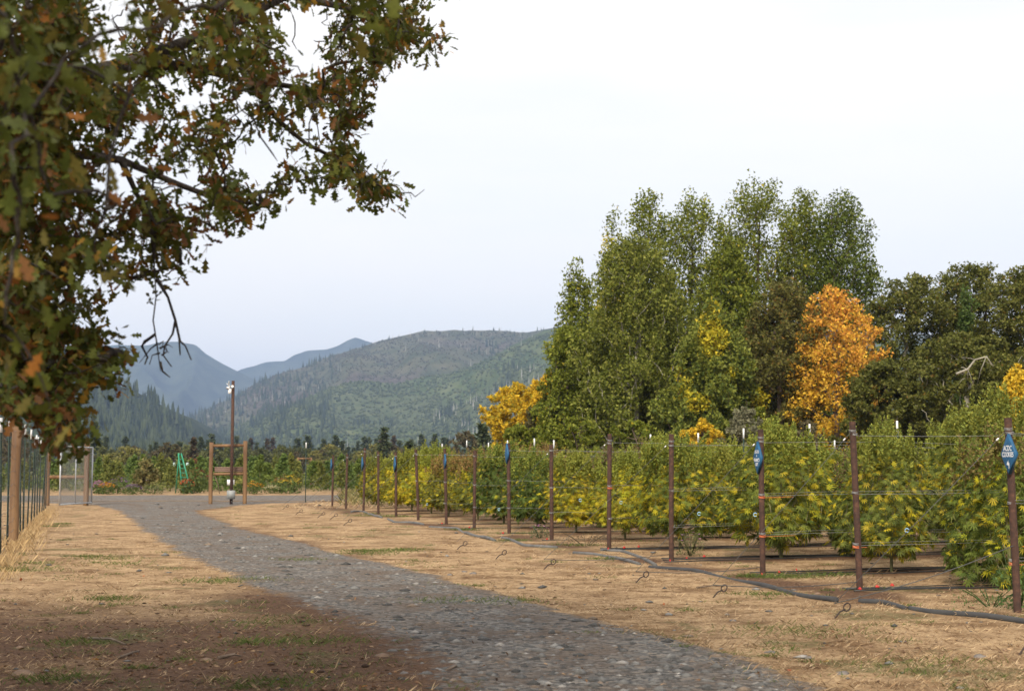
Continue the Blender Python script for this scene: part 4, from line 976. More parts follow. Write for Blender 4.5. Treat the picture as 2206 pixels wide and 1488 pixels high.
# ------------------------------------------------------------------ diamond signs
def text_mesh(body, size, wscale=1.0):
    cu = bpy.data.curves.new('t', 'FONT'); cu.body = body; cu.size = size; cu.align_x = 'CENTER'; cu.align_y = 'CENTER'
    cu.extrude = 0.0006; cu.offset = size * 0.014; cu.resolution_u = 3
    o = bpy.data.objects.new('t', cu); C.objects.link(o)
    dg = bpy.context.evaluated_depsgraph_get(); me = bpy.data.meshes.new_from_object(o.evaluated_get(dg))
    V = np.array([v.co[:] for v in me.vertices]); P = [list(p.vertices) for p in me.polygons]
    bpy.data.objects.remove(o); bpy.data.meshes.remove(me)
    return V * [wscale, 1, 1], P
def sign(i, h, w, top_py, label, lines, mark=None, shift=0.0, thick=0.04):
    q = POSTS[i]; zt = EYE + (HZ - top_py) / F_PX * (q[1] - 0.1); z = zt - h / 2
    n = np.array([-ROWDIR[0], -ROWDIR[1], 0]); rz = math.atan2(n[1], n[0]) + math.pi / 2
    loc = np.array([q[0], q[1], z]) + n * (PR + thick / 2 + 0.006) + shift * np.array([-ALONG[0], -ALONG[1], 0])
    th = thing('diamond_sign', label, 'sign', loc, rz, group='blue diamond row signs')
    mb = MB(); pts = [(0, -h / 2), (w / 2, 0), (0, h / 2), (-w / 2, 0)]
    bev = 0.93
    V = [[a, thick / 2, b] for a, b in pts] + [[a, -thick / 2 + 0.004, b] for a, b in pts] + [[a * bev, -thick / 2, b * bev] for a, b in pts]
    Q = [[0, 1, 2, 3]] + [[k, k + 4, (k + 1) % 4 + 4, (k + 1) % 4] for k in range(4)] + [[k + 4, k + 8, (k + 1) % 4 + 8, (k + 1) % 4 + 4] for k in range(4)] + [[11, 10, 9, 8]]
    mb.add(V, None, [list(reversed(f)) for f in Q]); mb.build('board', M['sign_blue'], th)
    for body, size, zz, ws in lines:
        V, P = text_mesh(body, size, ws)
        me = bpy.data.meshes.new('lettering'); me.from_pydata([(v[0], -thick / 2 - 0.0012 - v[2], v[1] + zz) for v in V], [], P); me.materials.append(M['letter'])
        o = bpy.data.objects.new('lettering', me); C.objects.link(o); o.parent = th
    if mark:
        mm = MB(); P = np.array([[x_, -thick / 2 - 0.0015, z_] for x_, z_ in mark]); n_ = len(P)
        me = bpy.data.meshes.new('painted_mark'); me.from_pydata([tuple(p) for p in P], [], [list(range(n_))]); me.materials.append(M['letter'])
        o = bpy.data.objects.new('painted_mark', me); C.objects.link(o); o.parent = th
hand = [(-0.022, -0.115), (-0.006, -0.075), (-0.002, -0.098), (0.010, -0.068), (0.012, -0.10), (0.026, -0.10), (0.020, -0.165), (0.014, -0.165), (0.012, -0.128), (-0.016, -0.122)]
sign(0, 0.455, 0.27, 934, 'blue diamond sign with two white words on the post at the right edge', [('ACDC', 0.085, 0.062, 0.62), ('COOKIES', 0.078, -0.008, 0.62)], hand, 0.02)
sign(2, 0.50, 0.27, 951, 'blue diamond sign with four lines of lettering on the third post from the right', [('OG-78', 0.072, 0.09, 0.62), ('+', 0.07, 0.03, 0.7), ("FRANC'S", 0.074, -0.035, 0.60), ('GIFT', 0.068, -0.10, 0.62)], None, 0.03)
for i, tp_, nm in ((6, 955, 'blue diamond sign seen edge-on, on the seventh post from the right'), (8, 974, 'blue diamond sign seen edge-on, on the ninth post from the right'), (10, 984, 'blue diamond sign seen edge-on, on the eleventh post from the right'), (12, 984, 'blue diamond sign seen edge-on, on the thirteenth post from the right'), (14, 988, 'blue diamond sign seen edge-on, on the last post at the far end')):
    sign(i, 0.5, 0.27, tp_, nm, [], None, 0.03)

# ------------------------------------------------------------------ T-posts
def t_post(name, label, x, y, H, group=None, lean=(0, 0)):
    th = thing(name, label, 'post', (x, y, g1(x, y)), rng.normal(0, 0.15), group=group)
    mb = MB(); w, f = 0.038, 0.006; split = H - 0.26
    def tee(z0, z1, g=0.0):
        m_ = MB(); m_.box((0, 0, (z0 + z1) / 2), (w + g, f + g, z1 - z0)); m_.box((0, -(w + f) / 2, (z0 + z1) / 2), (f + g, w - 0.002 + g, z1 - z0)); return m_
    m1 = tee(-0.4, split)
    for k in range(int(split / 0.09)): m1.box((0, f / 2 + 0.004, 0.1 + k * 0.09), (0.014, 0.008, 0.02))
    m1.build('stake', M['green_post'], th); tee(split, H, 0.003).build('white_tip', M['white_tip'], th)
    th.rotation_euler = (lean[1], lean[0], th.rotation_euler.z)
    return th
k = 0
for ri in range(3, 15):
    for s in ((6.3, 12.4) if ri < 9 else (4.6,)):
        q = POSTS[ri] + ROWDIR * (s + rng.normal(0, .2)); k += 1
        t_post('row_stake', f'white-tipped green stake, {"nearer" if s < 8 else "farther"} one in the row behind the {ORD[ri]} brown post', q[0], q[1], 2.55 + rng.normal(0, .05), 'white-tipped stakes in the hemp rows', rng.normal(0, 0.012, 2))
g = on_ground(658, 1082); t_post('row_stake', 'lone white-tipped green stake standing left of the trellis line', g[0], g[1], EYE + (HZ - 953) / F_PX * g[1])

# ------------------------------------------------------------------ irrigation
def snake(pts, dz, r_, mat, name, label, cat, n=60, group=None, und=0.0, seed=0, child=None):
    P0 = np.array([on_ground(a, b) for a, b in pts]); d = np.concatenate([[0], np.cumsum(np.linalg.norm(np.diff(P0, axis=0), axis=1))])
    s = np.linspace(0, d[-1], n); P_ = np.stack([np.interp(s, d, P0[:, c]) for c in range(3)], -1)
    for _ in range(3):
        Q_ = P_.copy(); Q_[1:-1] = (P_[:-2] + 2 * P_[1:-1] + P_[2:]) / 4; P_ = Q_
    P_[:, 2] = gh(P_[:, 0], P_[:, 1]) + dz * 0.2 + 1.6 * und * np.sin(s * 0.9 + seed) + 1.6 * und * np.sin(s * 2.3 + seed * 2)
    o0 = P_[0].copy(); mb = MB(); mb.tube(P_ - o0, r_, 8, cap=True); o = mb.build(name, mat, smooth=True); o.location = o0
    return tag(o, label, cat, group)
GI = 'grey irrigation pipes'
snake([(2260, 1352), (2120, 1332), (2010, 1322), (1960, 1312)], 0.03, 0.037, M['pipe_dark'], 'irrigation_pipe', 'thick dark grey pipe at the right edge under the nearest post', 'pipe', 30, GI, 0.006)
snake([(1952, 1312), (1900, 1298), (1850, 1296)], 0.02, 0.034, M['pipe_dark'], 'irrigation_pipe', 'short dark grey pipe end between the second and first posts', 'pipe', 20, GI, 0.006)
snake([(1802, 1294), (1740, 1284), (1650, 1258), (1560, 1240), (1500, 1228), (1430, 1222), (1400, 1218)], 0.03, 0.037, M['pipe_dark'], 'irrigation_pipe', 'long grey pipe lying before the second and third posts', 'pipe', 50, GI, 0.008, 1)
snake([(1412, 1214), (1385, 1200), (1340, 1187), (1295, 1185)], 0.03, 0.035, M['pipe'], 'irrigation_pipe', 'curved light grey pipe beside the fourth post', 'pipe', 26, GI, 0.004)
snake([(1378, 1212), (1330, 1200), (1280, 1192), (1235, 1190)], 0.03, 0.034, M['pipe'], 'irrigation_pipe', 'grey pipe in front of the curved pipe, by the fourth post', 'pipe', 26, GI, 0.006)
snake([(1200, 1180), (1130, 1178), (1110, 1168), (1080, 1159)], 0.03, 0.038, M['pipe'], 'irrigation_pipe', 'bent grey pipe between the sixth and seventh posts', 'pipe', 30, GI, 0.004)
snake([(1066, 1166), (1010, 1152), (985, 1138), (960, 1136), (925, 1135)], 0.035, 0.04, M['pipe'], 'irrigation_pipe', 'arched grey pipe between the eighth and ninth posts', 'pipe', 36, GI, 0.01)
snake([(912, 1130), (880, 1125), (850, 1126), (836, 1118)], 0.035, 0.042, M['pipe'], 'irrigation_pipe', 'pale grey pipe before the tenth post', 'pipe', 30, GI, 0.005)
snake([(822, 1116), (795, 1106), (780, 1100), (757, 1102)], 0.04, 0.045, M['pipe'], 'irrigation_pipe', 'far pale grey pipe curving by the twelfth post', 'pipe', 26, GI, 0.006)
for ri in range(1, 9):
    for k, off in enumerate((-0.28, 0.05, 0.34) if ri < 5 else (0.0,)):
        s = np.linspace(-0.25 + 0.1 * k, 15, 50); wob = 0.05 * np.sin(s * 1.1 + ri + k) + 0.03 * np.sin(s * 2.7 + k)
        P_ = POSTS[ri][None] + ROWDIR * s[:, None] + ALONG * (off + wob)[:, None]
        z = gh(P_[:, 0], P_[:, 1]) + 0.014 + 0.012 * np.sin(s * 0.8 + ri * 2 + k)
        P3 = np.column_stack([P_, z]); o0 = P3[0].copy(); mb = MB(); mb.tube(P3 - o0, 0.011, 6)
        o = mb.build('drip_line', M['drip'], smooth=True); o.location = o0
        lb = f'black drip line, {("front", "middle", "back")[k]} one of the row behind the {ORD[ri]} post' if ri < 5 else f'black drip line along the row behind the {ORD[ri]} post'
        tag(o, lb, 'hose', 'black drip lines')
        # red valve at the head of the line
        mv = MB(); mv.tube([[0, 0, 0.0], [0.05, 0, 0]], 0.012, 8); mv.box((0.025, 0, 0.012), (0.012, 0.018, 0.012)); mv.box((0.025, 0, 0.020), (0.03, 0.010, 0.008))
        ov = mv.build('drip_valve', M['red']); ov.location = o0 + [0.35 * ROWDIR[0] * (k + 0.3), 0.35 * ROWDIR[1] * (k + .3), 0.02]; ov.rotation_euler = (rng.normal(0, .5), 0, rng.random() * 3)
        tag(ov, lb.replace('black drip line', 'red valve on the drip line').replace(' one of the row', ' in the row'), 'valve', 'red drip valves')
for k, (a, b, Yy) in enumerate(((1627, 1108, 22.4), (1506, 1106, 25.0), (1338, 1082, 29), (1250, 1077, 30.5), (1075, 1097, 35.2), (1954, 1142, 20.2), (920, 1086, 44))):
    p = at(a, b, Yy); mb = MB(); th_ = np.linspace(0.3, 5.6, 10); mb.tube(np.stack([0.028 * np.cos(th_), 0.01 * th_ / 5, 0.028 * np.sin(th_)], -1), 0.006, 5)
    o = mb.build('plastic_clip', M['pale_blue']); o.location = p; tag(o, 'small pale blue plastic clip on the wire near the ' + ('third post', 'fourth post', 'fifth post', 'sixth post', 'eighth post', 'second post', 'tenth post')[k], 'clip', 'pale blue clips')

# ================================================================== LEFT FENCE AND GATE
def fence_x(y): return -1.44 - 0.30 * y
def timber_post(px, top, Y, r_, name, label, mat='timber', x=None, bare=False):
    x = (px - CX) / F_PX * Y if x is None else x; H = EYE + (HZ - top) / F_PX * Y
    mb = MB(); n = 7; z = np.linspace(-0.3, H, n)
    mb.tube(np.stack([rng.normal(0, .006, n), rng.normal(0, .006, n), z], -1), r_ * (1 + 0.04 * np.sin(z * 3)), 12, wob=0.02)
    return mb, (x, Y, g1(x, Y)), H
mb, loc, H = timber_post(37, 918, 29.6, 0.098, 'p', 'l'); o = mb.build('fence_post', M['timber'], smooth=True); o.location = loc
tag(o, 'thick round brown timber post in the wire fence at the left', 'post')
for k, y in enumerate((25.4, 27.7, 33.4, 35.0, 37.6, 40.2, 42.6, 45.2, 47.6, 50.4, 53.0, 55.6)):
    t_post('fence_stake', f'white-tipped green fence stake, {ORD[k]} along the wire fence from the left edge', fence_x(y), y, 2.5 + rng.normal(0, 0.07), 'white-tipped stakes of the wire fence', rng.normal(0, 0.012, 2))
fe = thing('wire_fence', 'tall galvanised wire mesh fence along the left side', 'fence', (fence_x(22), 22, 0))
ys = np.arange(19, 60.1, 0.8)
for k, hz in enumerate((0.12, 0.34, 0.56, 0.80, 1.04, 1.28, 1.52, 1.78, 2.05, 2.32)):
    sag = 0.025 * np.sin(ys * 2.6 / 2.4 * math.pi + k) + 0.02 * np.sin(ys * 0.7 + k * 2)
    P_ = np.stack([fence_x(ys) + 0.03 - fence_x(22), ys - 22, hz + sag], -1); m_ = MB(); m_.tube(P_, 0.0032, 4, cap=False); m_.build('line_wire', M['dark_wire'], fe)
m_ = MB()
for y in np.arange(19, 60, 0.45):
    m_.tube([[fence_x(y) + 0.03 - fence_x(22), y - 22, 0.1], [fence_x(y) + 0.03 - fence_x(22), y - 22 + .01, 2.33]], 0.0016, 3, cap=False)
tag(m_.build('stay_wires', M['dark_wire'], fe), kind='stuff')
# H-brace at the gate
br = thing('fence_brace', 'two brown timber posts joined by a horizontal rail behind the gate', 'fence brace', (-19.5, 60, 0))
for px_, tp_ in ((107, 966), (190, 952)):
    mb, loc, H = timber_post(px_, tp_, 60.2, 0.105, '', ''); o = mb.build('post', M['timber'], br, smooth=True); o.location = (loc[0] + 19.5, 0.2, 0)
a = at(107, 1027, 60.2); b = at(190, 1027, 60.2); mb = MB(); mb.tube(np.array([a, (a + b) / 2, b]) - [-19.5, 60, 0], 0.075, 8); mb.build('rail', M['timber'], br, smooth=True)
# the open gate
gA = at(128, 1090, 57.2); gB = at(197, 1083, 60.6); gA[2] = gB[2] = 0.0
gt = thing('wire_gate', 'open galvanised gate of wire mesh standing at the end of the fence', 'gate', tuple(gA)); gv = gB - gA; GH = 2.42
for f, nm in ((0, 'upright'), (0.47, 'middle_upright'), (1, 'upright')):
    mb = MB(); mb.tube([gv * f + [0, 0, 0.09], gv * f + [0, 0, GH]], 0.03 if f != .47 else 0.024, 8); mb.build(nm, M['galv'], gt)
for z in (0.10, GH):
    mb = MB(); mb.tube([[0, 0, z], gv + [0, 0, z]], 0.032, 8); mb.build('rail', M['galv'], gt)
mb = MB(); Lg = np.linalg.norm(gv); e = gv / Lg; st = 0.085
for sgn in (1, -1):
    for c in np.arange(-GH, Lg + GH, st):
        s0, s1 = (c, c + GH * sgn * 1.0)
        pts = []
        for z in np.linspace(0.1, GH, 40):
            u_ = c + sgn * (z - 0.1)
            if 0.0 <= u_ <= Lg: pts.append(e * u_ + [0, 0.004 * sgn, z])
        if len(pts) > 1: mb.tube([pts[0], pts[-1]], 0.0034, 3, cap=False)
tag(mb.build('chain_link', M['wire'], gt), kind='stuff')

# ================================================================== SIGN FRAME, POLE, LADDER
Ys = 61.4
sf = thing('sign_frame', 'brown round-timber sign frame with two boards beside the road', 'sign frame', tuple(at(494, 1085, Ys) * [1, 1, 0])); o0 = np.array(sf.location)
for px_, tp_ in ((457, 953), (530, 950)):
    mb, loc, H = timber_post(px_, tp_, Ys, 0.085, '', ''); o = mb.build('post', M['timber'], sf, smooth=True); o.location = (loc[0] - o0[0], 0, 0)
for py_ in (959, 1020):
    a, b = at(460, py_ + 1, Ys), at(527, py_, Ys); mb = MB(); mb.tube(np.array([a, (a + b) / 2, b]) - o0, 0.065, 10); mb.build('rail', M['timber'], sf, smooth=True)
for k in range(3):
    zc = at(494, 1007.2 + 3.6 * k, Ys)[2]; mb = MB(); mb.box((0, 0.02 + 0.004 * k, zc), (1.32, 0.035, 0.068)); mb.build('board', M['grey_wood'], sf)
mb = MB(); a = at(463, 1025, Ys) - o0; mb.tube([a, a + [0.12, 0.05, -0.35], a + [0.2, 0.05, -0.75]], 0.015, 5); mb.build('strap', M['grey_wood'], sf)
Yp = 61.0
p0 = at(498, 1085, Yp) * [1, 1, 0]; Hp = at(498, 820, Yp)[2]
po = thing('camera_pole', 'tall rusty steel pole with white cameras at its top', 'pole', tuple(p0))
mb = MB(); mb.box((0, 0, Hp / 2 - 0.2), (0.115, 0.115, Hp + 0.4)); mb.build('pole', M['rust'], po)
mb = MB(); mb.box((-0.06, -0.1, Hp - 0.25), (0.24, 0.07, 0.05)); mb.box((-0.16, -0.12, Hp - 0.14), (0.05, 0.05, 0.2)); mb.build('bracket', M['box_grey'], po)
for dx, dz, tilt in ((-0.17, -0.30, -0.5), (0.01, -0.27, 0.5)):
    mb = MB(); d = np.array([tilt * 0.6, -0.8, -0.35]); d /= np.linalg.norm(d); c = np.array([dx, -0.15, Hp + dz])
    mb.tube([c - d * 0.10, c - d * .095, c + d * 0.11], [0.03, 0.05, 0.05], 10); cm = mb.build('camera', M['white_tip'], po)
    mb = MB(); mb.tube([c + d * 0.111, c + d * 0.116], 0.036, 10); mb.build('lens', M['glass_dark'], cm)
mb = MB(); mb.box((-0.11, -0.13, Hp - 0.46), (0.13, 0.10, 0.20)); mb.tube([[-0.11, -0.13, Hp - 0.36], [-0.16, -0.13, Hp - 0.02]], 0.012, 5); mb.tube([[-0.17, -0.13, Hp - 0.2], [-0.26, -0.13, Hp - 0.12]], 0.012, 5); mb.build('radio_unit', M['white_tip'], po)
c = at(497, 1038.5, Yp) - p0; mb = MB(); mb.box((c[0] - 0.02, 0.12, c[2]), (0.30, 0.10, 0.22)); mb.build('white_box', M['white_tip'], po)
c = at(499, 1065, Yp) - p0; mb = MB(); mb.box((c[0], -0.14, c[2]), (0.33, 0.14, 0.36)); bx_ = mb.build('junction_box', M['box_grey'], po)
mb = MB(); mb.box((c[0], -0.214, c[2]), (0.29, 0.006, 0.32)); mb.build('lid', M['box_grey'], bx_)
mb = MB(); mb.tube([[0.045, -0.085, -0.1], [0.045, -0.085, c[2] - 0.17]], 0.02, 8); mb.build('conduit', M['glass_dark'], po)
# second wooden frame far across the field
Yf = 118.0; p0 = at(656, 1004, Yf) * [1, 1, 0]
ff = thing('wooden_frame', 'plain timber frame standing far across the plant field', 'frame', tuple(p0)); zt = at(656, 985, Yf)[2]
for dx in (-0.55, 0.55):
    mb = MB(); mb.tube([[dx, 0, -0.2], [dx, 0, zt]], 0.085, 8); mb.build('post', M['timber'], ff)
mb = MB(); mb.tube([[-0.55, 0, zt - 0.1], [0.55, 0, zt - 0.1]], 0.07, 8); mb.build('rail', M['timber'], ff)
# tripod orchard ladder
Yl = 84.0; p0 = at(393, 1062, Yl) * [1, 1, 0]; apex = at(386, 976, Yl) - p0
ld = thing('orchard_ladder', 'green tripod orchard ladder standing in the flower bed', 'ladder', tuple(p0))
fl, fr = np.array([0.02, 0, 0.0]), np.array([0.55, 0, 0.0]); bl = np.array([-0.62, 0.9, 0])
al_, ar_ = apex + [-0.05, 0, 0], apex + [0.12, 0, 0]
for a, b in ((fl, al_), (fr, ar_)):
    mb = MB(); mb.tube([a, b], 0.04, 6); mb.build('side_rail', M['ladder_green'], ld)
for k in range(8):
    f = 0.08 + k * 0.11; mb = MB(); mb.box((fl * (1 - f) + al_ * f + fr * (1 - f) + ar_ * f) / 2, (abs((fr * (1 - f) + ar_ * f - fl * (1 - f) - al_ * f)[0]), 0.09, 0.03)); mb.build('step', M['ladder_green'], ld)
mb = MB(); mb.tube([bl, apex], 0.035, 6); mb.build('rear_leg', M['ladder_green'], ld)

# ================================================================== FAR BUILDINGS
def shed(name, label, x0, x1, pb, pt, Y, wallm, roofm, depth, win):
    a = at(x0, pb, Y); b = at(x1, pb, Y); w = b[0] - a[0]; zt = at(x0, pt, Y)[2]; ze = zt * 0.62
    th = thing(name, label, 'building', ((a[0] + b[0]) / 2, Y, 0))
    mb = MB(); mb.box((0, depth / 2, ze / 2), (w, depth, ze)); mb.build('wall', M[wallm], th)
    mb = MB(); o_ = 0.35; V = [[-w / 2 - o_, -o_, ze], [w / 2 + o_, -o_, ze], [w / 2 + o_, depth + o_, ze], [-w / 2 - o_, depth + o_, ze], [-w / 2 - o_, depth / 2, zt], [w / 2 + o_, depth / 2, zt]]
    mb.add(V, [[0, 4, 3], [1, 2, 5]], [[0, 1, 5, 4], [2, 3, 4, 5], [3, 2, 1, 0]]); mb.build('roof', M[roofm], th)
    for dx in win:
        mb = MB(); mb.box((dx * w, -0.03, ze * 0.5), (1.0, 0.06, 0.9)); wn_ = mb.build('window', M['white_tip'], th)
        mb = MB(); mb.box((dx * w, -0.07, ze * 0.5), (0.8, 0.02, 0.7)); mb.build('pane', M['glass_dark'], wn_)
shed('long_shed', 'long low shed with pale teal roof beyond the plant field', 352, 412, 1011, 996, 230, 'barn_wall', 'roof_teal', 8, (-0.3, 0.1, 0.35))
shed('red_house', 'small red house right of the long shed', 415, 432, 1010, 998, 225, 'barn_red', 'box_grey', 6, (0.1,))

# ================================================================== FAR PLANT FIELD AND FLOWER BED
def far_hemp(seed, c0, c1):
    r = np.random.default_rng(seed); th = thing('field_plant', 'x', 'hemp plant', (0, 0, -70))
    mb = MB(); mb.tube([[0, 0, 0], [0, 0, 1.0], [0, 0, 1.9]], [0.03, 0.02, 0.006], 4); mb.build('stem', M['hemp_stem'], th)
    n = 70; t = r.random(n) ** 0.8; a = r.random(n) * 6.28; e = np.interp(t, [0, .15, .5, 1], [0.7, 0.85, 0.62, 0.05]) * (r.random(n) ** .4)
    tp = np.stack([0.85 * e * np.cos(a), 0.85 * e * np.sin(a), 0.15 + 1.95 * t], -1); td = np.stack([np.cos(a) * .5, np.sin(a) * .5, np.full(n, .8)], -1)
    ml = MB(); crown_leaves(ml, tp, td, r, 12, 0.3, 0.09, 0.16, lambda p, m: np.array(c0) + (np.array(c1) - np.array(c0)) * r.random((m, 1)))
    ml.build('foliage', M['hemp_leaf'], th); return th
fp = [far_hemp(601, (0.08, 0.13, 0.035), (0.16, 0.22, 0.055)), far_hemp(602, (0.085, 0.13, 0.03), (0.19, 0.24, 0.05)), far_hemp(603, (0.10, 0.13, 0.035), (0.24, 0.24, 0.06))]
rf = np.random.default_rng(61); fu = set(); n = 0
for row in range(8):
    y = 92 + row * 5.2
    for x in np.arange(-0.38 * y, -0.105 * y + 2 * row * 0.2, 1.85):
        if row > 3 and rf.random() < 0.4: continue
        k = int(rf.integers(0, 3)); pr = fp[k]; sc = rf.uniform(0.85, 1.15); loc = (x + rf.normal(0, .2), y + rf.normal(0, .3), 0); S_ = (sc, sc, sc * rf.uniform(.9, 1.1)); n += 1
        lb = 'dark green plant in the far field beyond the cross track'
        if k in fu: o = dup(pr, loc, rf.random() * 6, S_, lb, 'plants in the far field')
        else:
            fu.add(k); o = pr; o.location = loc; o.scale = S_; o['label'] = lb; o['group'] = 'plants in the far field'
def flower_clump(px, py, Y, w, h, petal, label, n=70, leafc=((0.06, 0.09, 0.025), (0.12, 0.15, 0.04)), fs=0.07, seed=0):
    r = np.random.default_rng(700 + seed); b = at(px, py, Y) * [1, 1, 0]; th = thing('flower_clump', label, 'flowers', (b[0], b[1], g1(b[0], b[1])))
    m = 260; a = r.random(m) * 6.28; q = r.random(m) ** .5; z = r.random(m) * h * 0.8
    pos = np.stack([w / 2 * q * np.cos(a), w / 2 * q * np.sin(a), z * (1.1 - 0.5 * q)], -1)
    ml = MB(); ml.inst(DIAM, DIAM_F, frames(unit(m, r) + [0, 0, .6], .8, r) * np.array([0.6 if seed >= 20 else 1, 1, 1]) * (r.uniform(.08, .2, m) * (h if seed < 20 else min(h, .38)))[:, None, None], pos, np.array(leafc[0]) + (np.array(leafc[1]) - np.array(leafc[0])) * r.random((m, 1)))
    for k in range(10):
        aa = r.random() * 6.28; ml.tube([[0, 0, -0.05], [w * .2 * math.cos(aa), w * .2 * math.sin(aa), h * .5], [w * .35 * math.cos(aa), w * .35 * math.sin(aa), h * .85]], 0.006, 3, col=np.array(leafc[0]))
    ml.build('leaves', M['grass'], th)
    mf = MB(); a = r.random(n) * 6.28; q = r.random(n) ** .5
    c = np.stack([w / 2 * q * np.cos(a), w / 2 * q * np.sin(a), h * (1.0 - 0.35 * q ** 2) * r.uniform(.75, 1.05, n)], -1)
    for k in range(5):
        an = k * 1.2566 + r.random(n); d = np.stack([np.cos(an), np.sin(an), 0.25 + 0 * an], -1)
        mf.inst(DIAM, DIAM_F, frames(d, .3, r) * (fs * r.uniform(.7, 1.3, n))[:, None, None], c, pal(petal, n, r))
    mf.build('blossoms', M['petal'], th)
OR_, RD_, YL_, PU_, PK_ = [(0.62, 0.22, 0.02), (0.6, 0.33, 0.02)], [(0.42, 0.05, 0.03), (0.5, 0.14, 0.05)], [(0.65, 0.48, 0.05)], [(0.16, 0.09, 0.2), (0.24, 0.13, 0.26)], [(0.5, 0.2, 0.42), (0.6, 0.3, 0.5)]
for k, a in enumerate(((548, 1061, 83, 1.1, 0.75, OR_, 'orange flower clump right of the sign frame'), (402, 1062, 83, 0.9, 0.9, RD_, 'red flower clump at the foot of the green ladder'), (425, 1058, 86, 1.4, 1.5, [(0.2, 0.02, 0.03), (0.3, 0.04, 0.05)], 'tall dark red dahlias right of the ladder'),
                        (230, 1062, 83, 1.0, 0.7, OR_, 'orange flower clump right of the gate'), (258, 1062, 84, 1.6, 1.0, PU_, 'purple flower clump near the gate'), (285, 1064, 82, 1.2, 0.6, PU_, 'low purple clump beside the garden path edge'), (212, 1062, 84, 0.8, 0.8, PK_, 'pink flower clump next to the gate'),
                        (330, 1064, 83, 1.3, 0.7, [(0.3, 0.3, 0.1)], 'dull green clump at the bed edge, left of the ladder'), (585, 1063, 84, 1.0, 0.5, [(0.55, 0.5, 0.3)], 'pale flower clump left of the lone stake'), (625, 1062, 84, 1.4, 1.1, YL_, 'yellow flower clump behind the lone stake'), (517, 1062, 84, 0.7, 0.9, [(0.5, 0.5, 0.15), (0.6, 0.55, 0.2)], 'pale yellow amaranth clump behind the sign frame'),
                        (606, 1058, 86, 1.3, 1.0, [(0.3, 0.05, 0.04), (0.5, 0.4, 0.1)], 'mixed red and yellow clump behind the lone stake'))):
    flower_clump(*a, seed=k)
flower_clump(1487, 1185, 26.4, 0.55, 0.50, PK_, 'thin pink-flowered weed beside the fourth post', 9, ((0.10, 0.11, 0.05), (0.2, 0.18, 0.08)), 0.03, 20)
flower_clump(1163, 1166, 32.5, 0.5, 0.32, PK_, 'pink-flowered weed left of the sixth post', 12, ((0.08, 0.10, 0.05), (0.16, 0.16, 0.08)), 0.03, 21)
flower_clump(2196, 1305, 16.3, 0.55, 0.85, OR_, 'orange cosmos flowers right of the nearest post', 7, ((0.05, 0.09, 0.025), (0.09, 0.15, 0.04)), 0.035, 22)
flower_clump(2135, 1305, 16.8, 0.9, 0.22, [(0.07, 0.12, 0.03)], 'low leafy green weed at the foot of the nearest post', 4, ((0.05, 0.09, 0.025), (0.09, 0.15, 0.04)), 0.03, 23)
flower_clump(1262, 1172, 29.4, 1.3, 0.30, [(0.12, 0.08, 0.05)], 'dry grey-brown weed clump between the fifth and sixth posts', 4, ((0.10, 0.075, 0.045), (0.2, 0.16, 0.10)), 0.03, 24)
# tall sunflower-like dry stalks in the bed
make_tree('corn_like_bush', 'pale drying bush with a thin stem in the flower bed', 'shrub', 318, 985, 87, 26, 'maple', [(0.24, 0.2, 0.08), (0.16, 0.16, 0.06)], 801, None, 40, 18, 0.2, base=0.25, trunk_r=0.05)

# ================================================================== THE OVERHANGING OAK
def oak_leaf_shape(simple=False):
    out = [(0.05, 0.08), (0.23, 0.26), (0.10, 0.40), (0.31, 0.60), (0.12, 0.73), (0.22, 0.88)]
    V, F = [], []
    for k, (w, y) in enumerate(out):
        z = -0.10 * (y - 0.35) ** 2
        V += [[w, y + 0.05 * (w > .15), z + 0.35 * w * 0.5], [0, y, z], [-w, y + 0.05 * (w > .15), z + 0.35 * w * 0.5]]
    for k in range(len(out) - 1):
        b = 3 * k
        F += [[b, b + 3, b + 1], [b + 1, b + 3, b + 4], [b + 1, b + 4, b + 2], [b + 2, b + 4, b + 5]]
    V += [[0, 1.0, -0.05], [0, -0.12, 0.0]]; n = len(V); b = 3 * (len(out) - 1)
    F += [[b, n - 2, b + 1], [b + 1, n - 2, b + 2], [0, 1, n - 1], [1, 2, n - 1]]
    return np.array(V, float), np.array(F)
OL_V, OL_F = oak_leaf_shape()
ro = np.random.default_rng(2024)
trunk = np.array([[-5.3, 6.4, -0.2], [-5.25, 6.4, 0.8], [-5.1, 6.5, 1.8], [-5.0, 6.55, 2.6]])
sk = Skel(trunk)
A = at
l1 = sk.limb([[-4.2, 6.9, 3.0], A(-20, 300, 7.4), A(150, 178, 7.9), A(300, 130, 8.4), A(430, 150, 8.8), A(540, 175, 9.1)], 3, False)
sk.limb([A(600, 260, 9.3), A(660, 310, 9.4), A(730, 345, 9.5), A(800, 390, 9.6), A(862, 425, 9.7)], l1[-1])
sk.limb([A(640, 188, 9.5), A(720, 200, 9.9), A(780, 160, 10.2)], l1[-1])
l2 = sk.limb([A(480, 60, 8.8), A(620, -10, 9.2), A(760, 20, 9.8), A(870, 60, 10.2), A(950, 85, 10.5)], l1[4])
l3 = sk.limb([A(140, 330, 7.8), A(260, 345, 8.1), A(380, 395, 8.4), A(470, 430, 8.6), A(560, 440, 8.8)], l1[2])
sk.limb([A(300, 430, 8.1), A(330, 510, 8.1), A(332, 570, 8.1), A(336, 640, 8.1), A(330, 690, 8.12), A(338, 740, 8.14), A(346, 800, 8.16)], l3[2], False)
l4 = sk.limb([[-4.3, 7.0, 2.55], A(-80, 560, 7.5), A(40, 640, 7.7), A(120, 690, 7.9), A(190, 740, 8.0), A(240, 790, 8.1)], 3)
l5 = sk.limb([A(60, 800, 8.0), A(110, 860, 8.1), A(140, 930, 8.15)], l4[3])
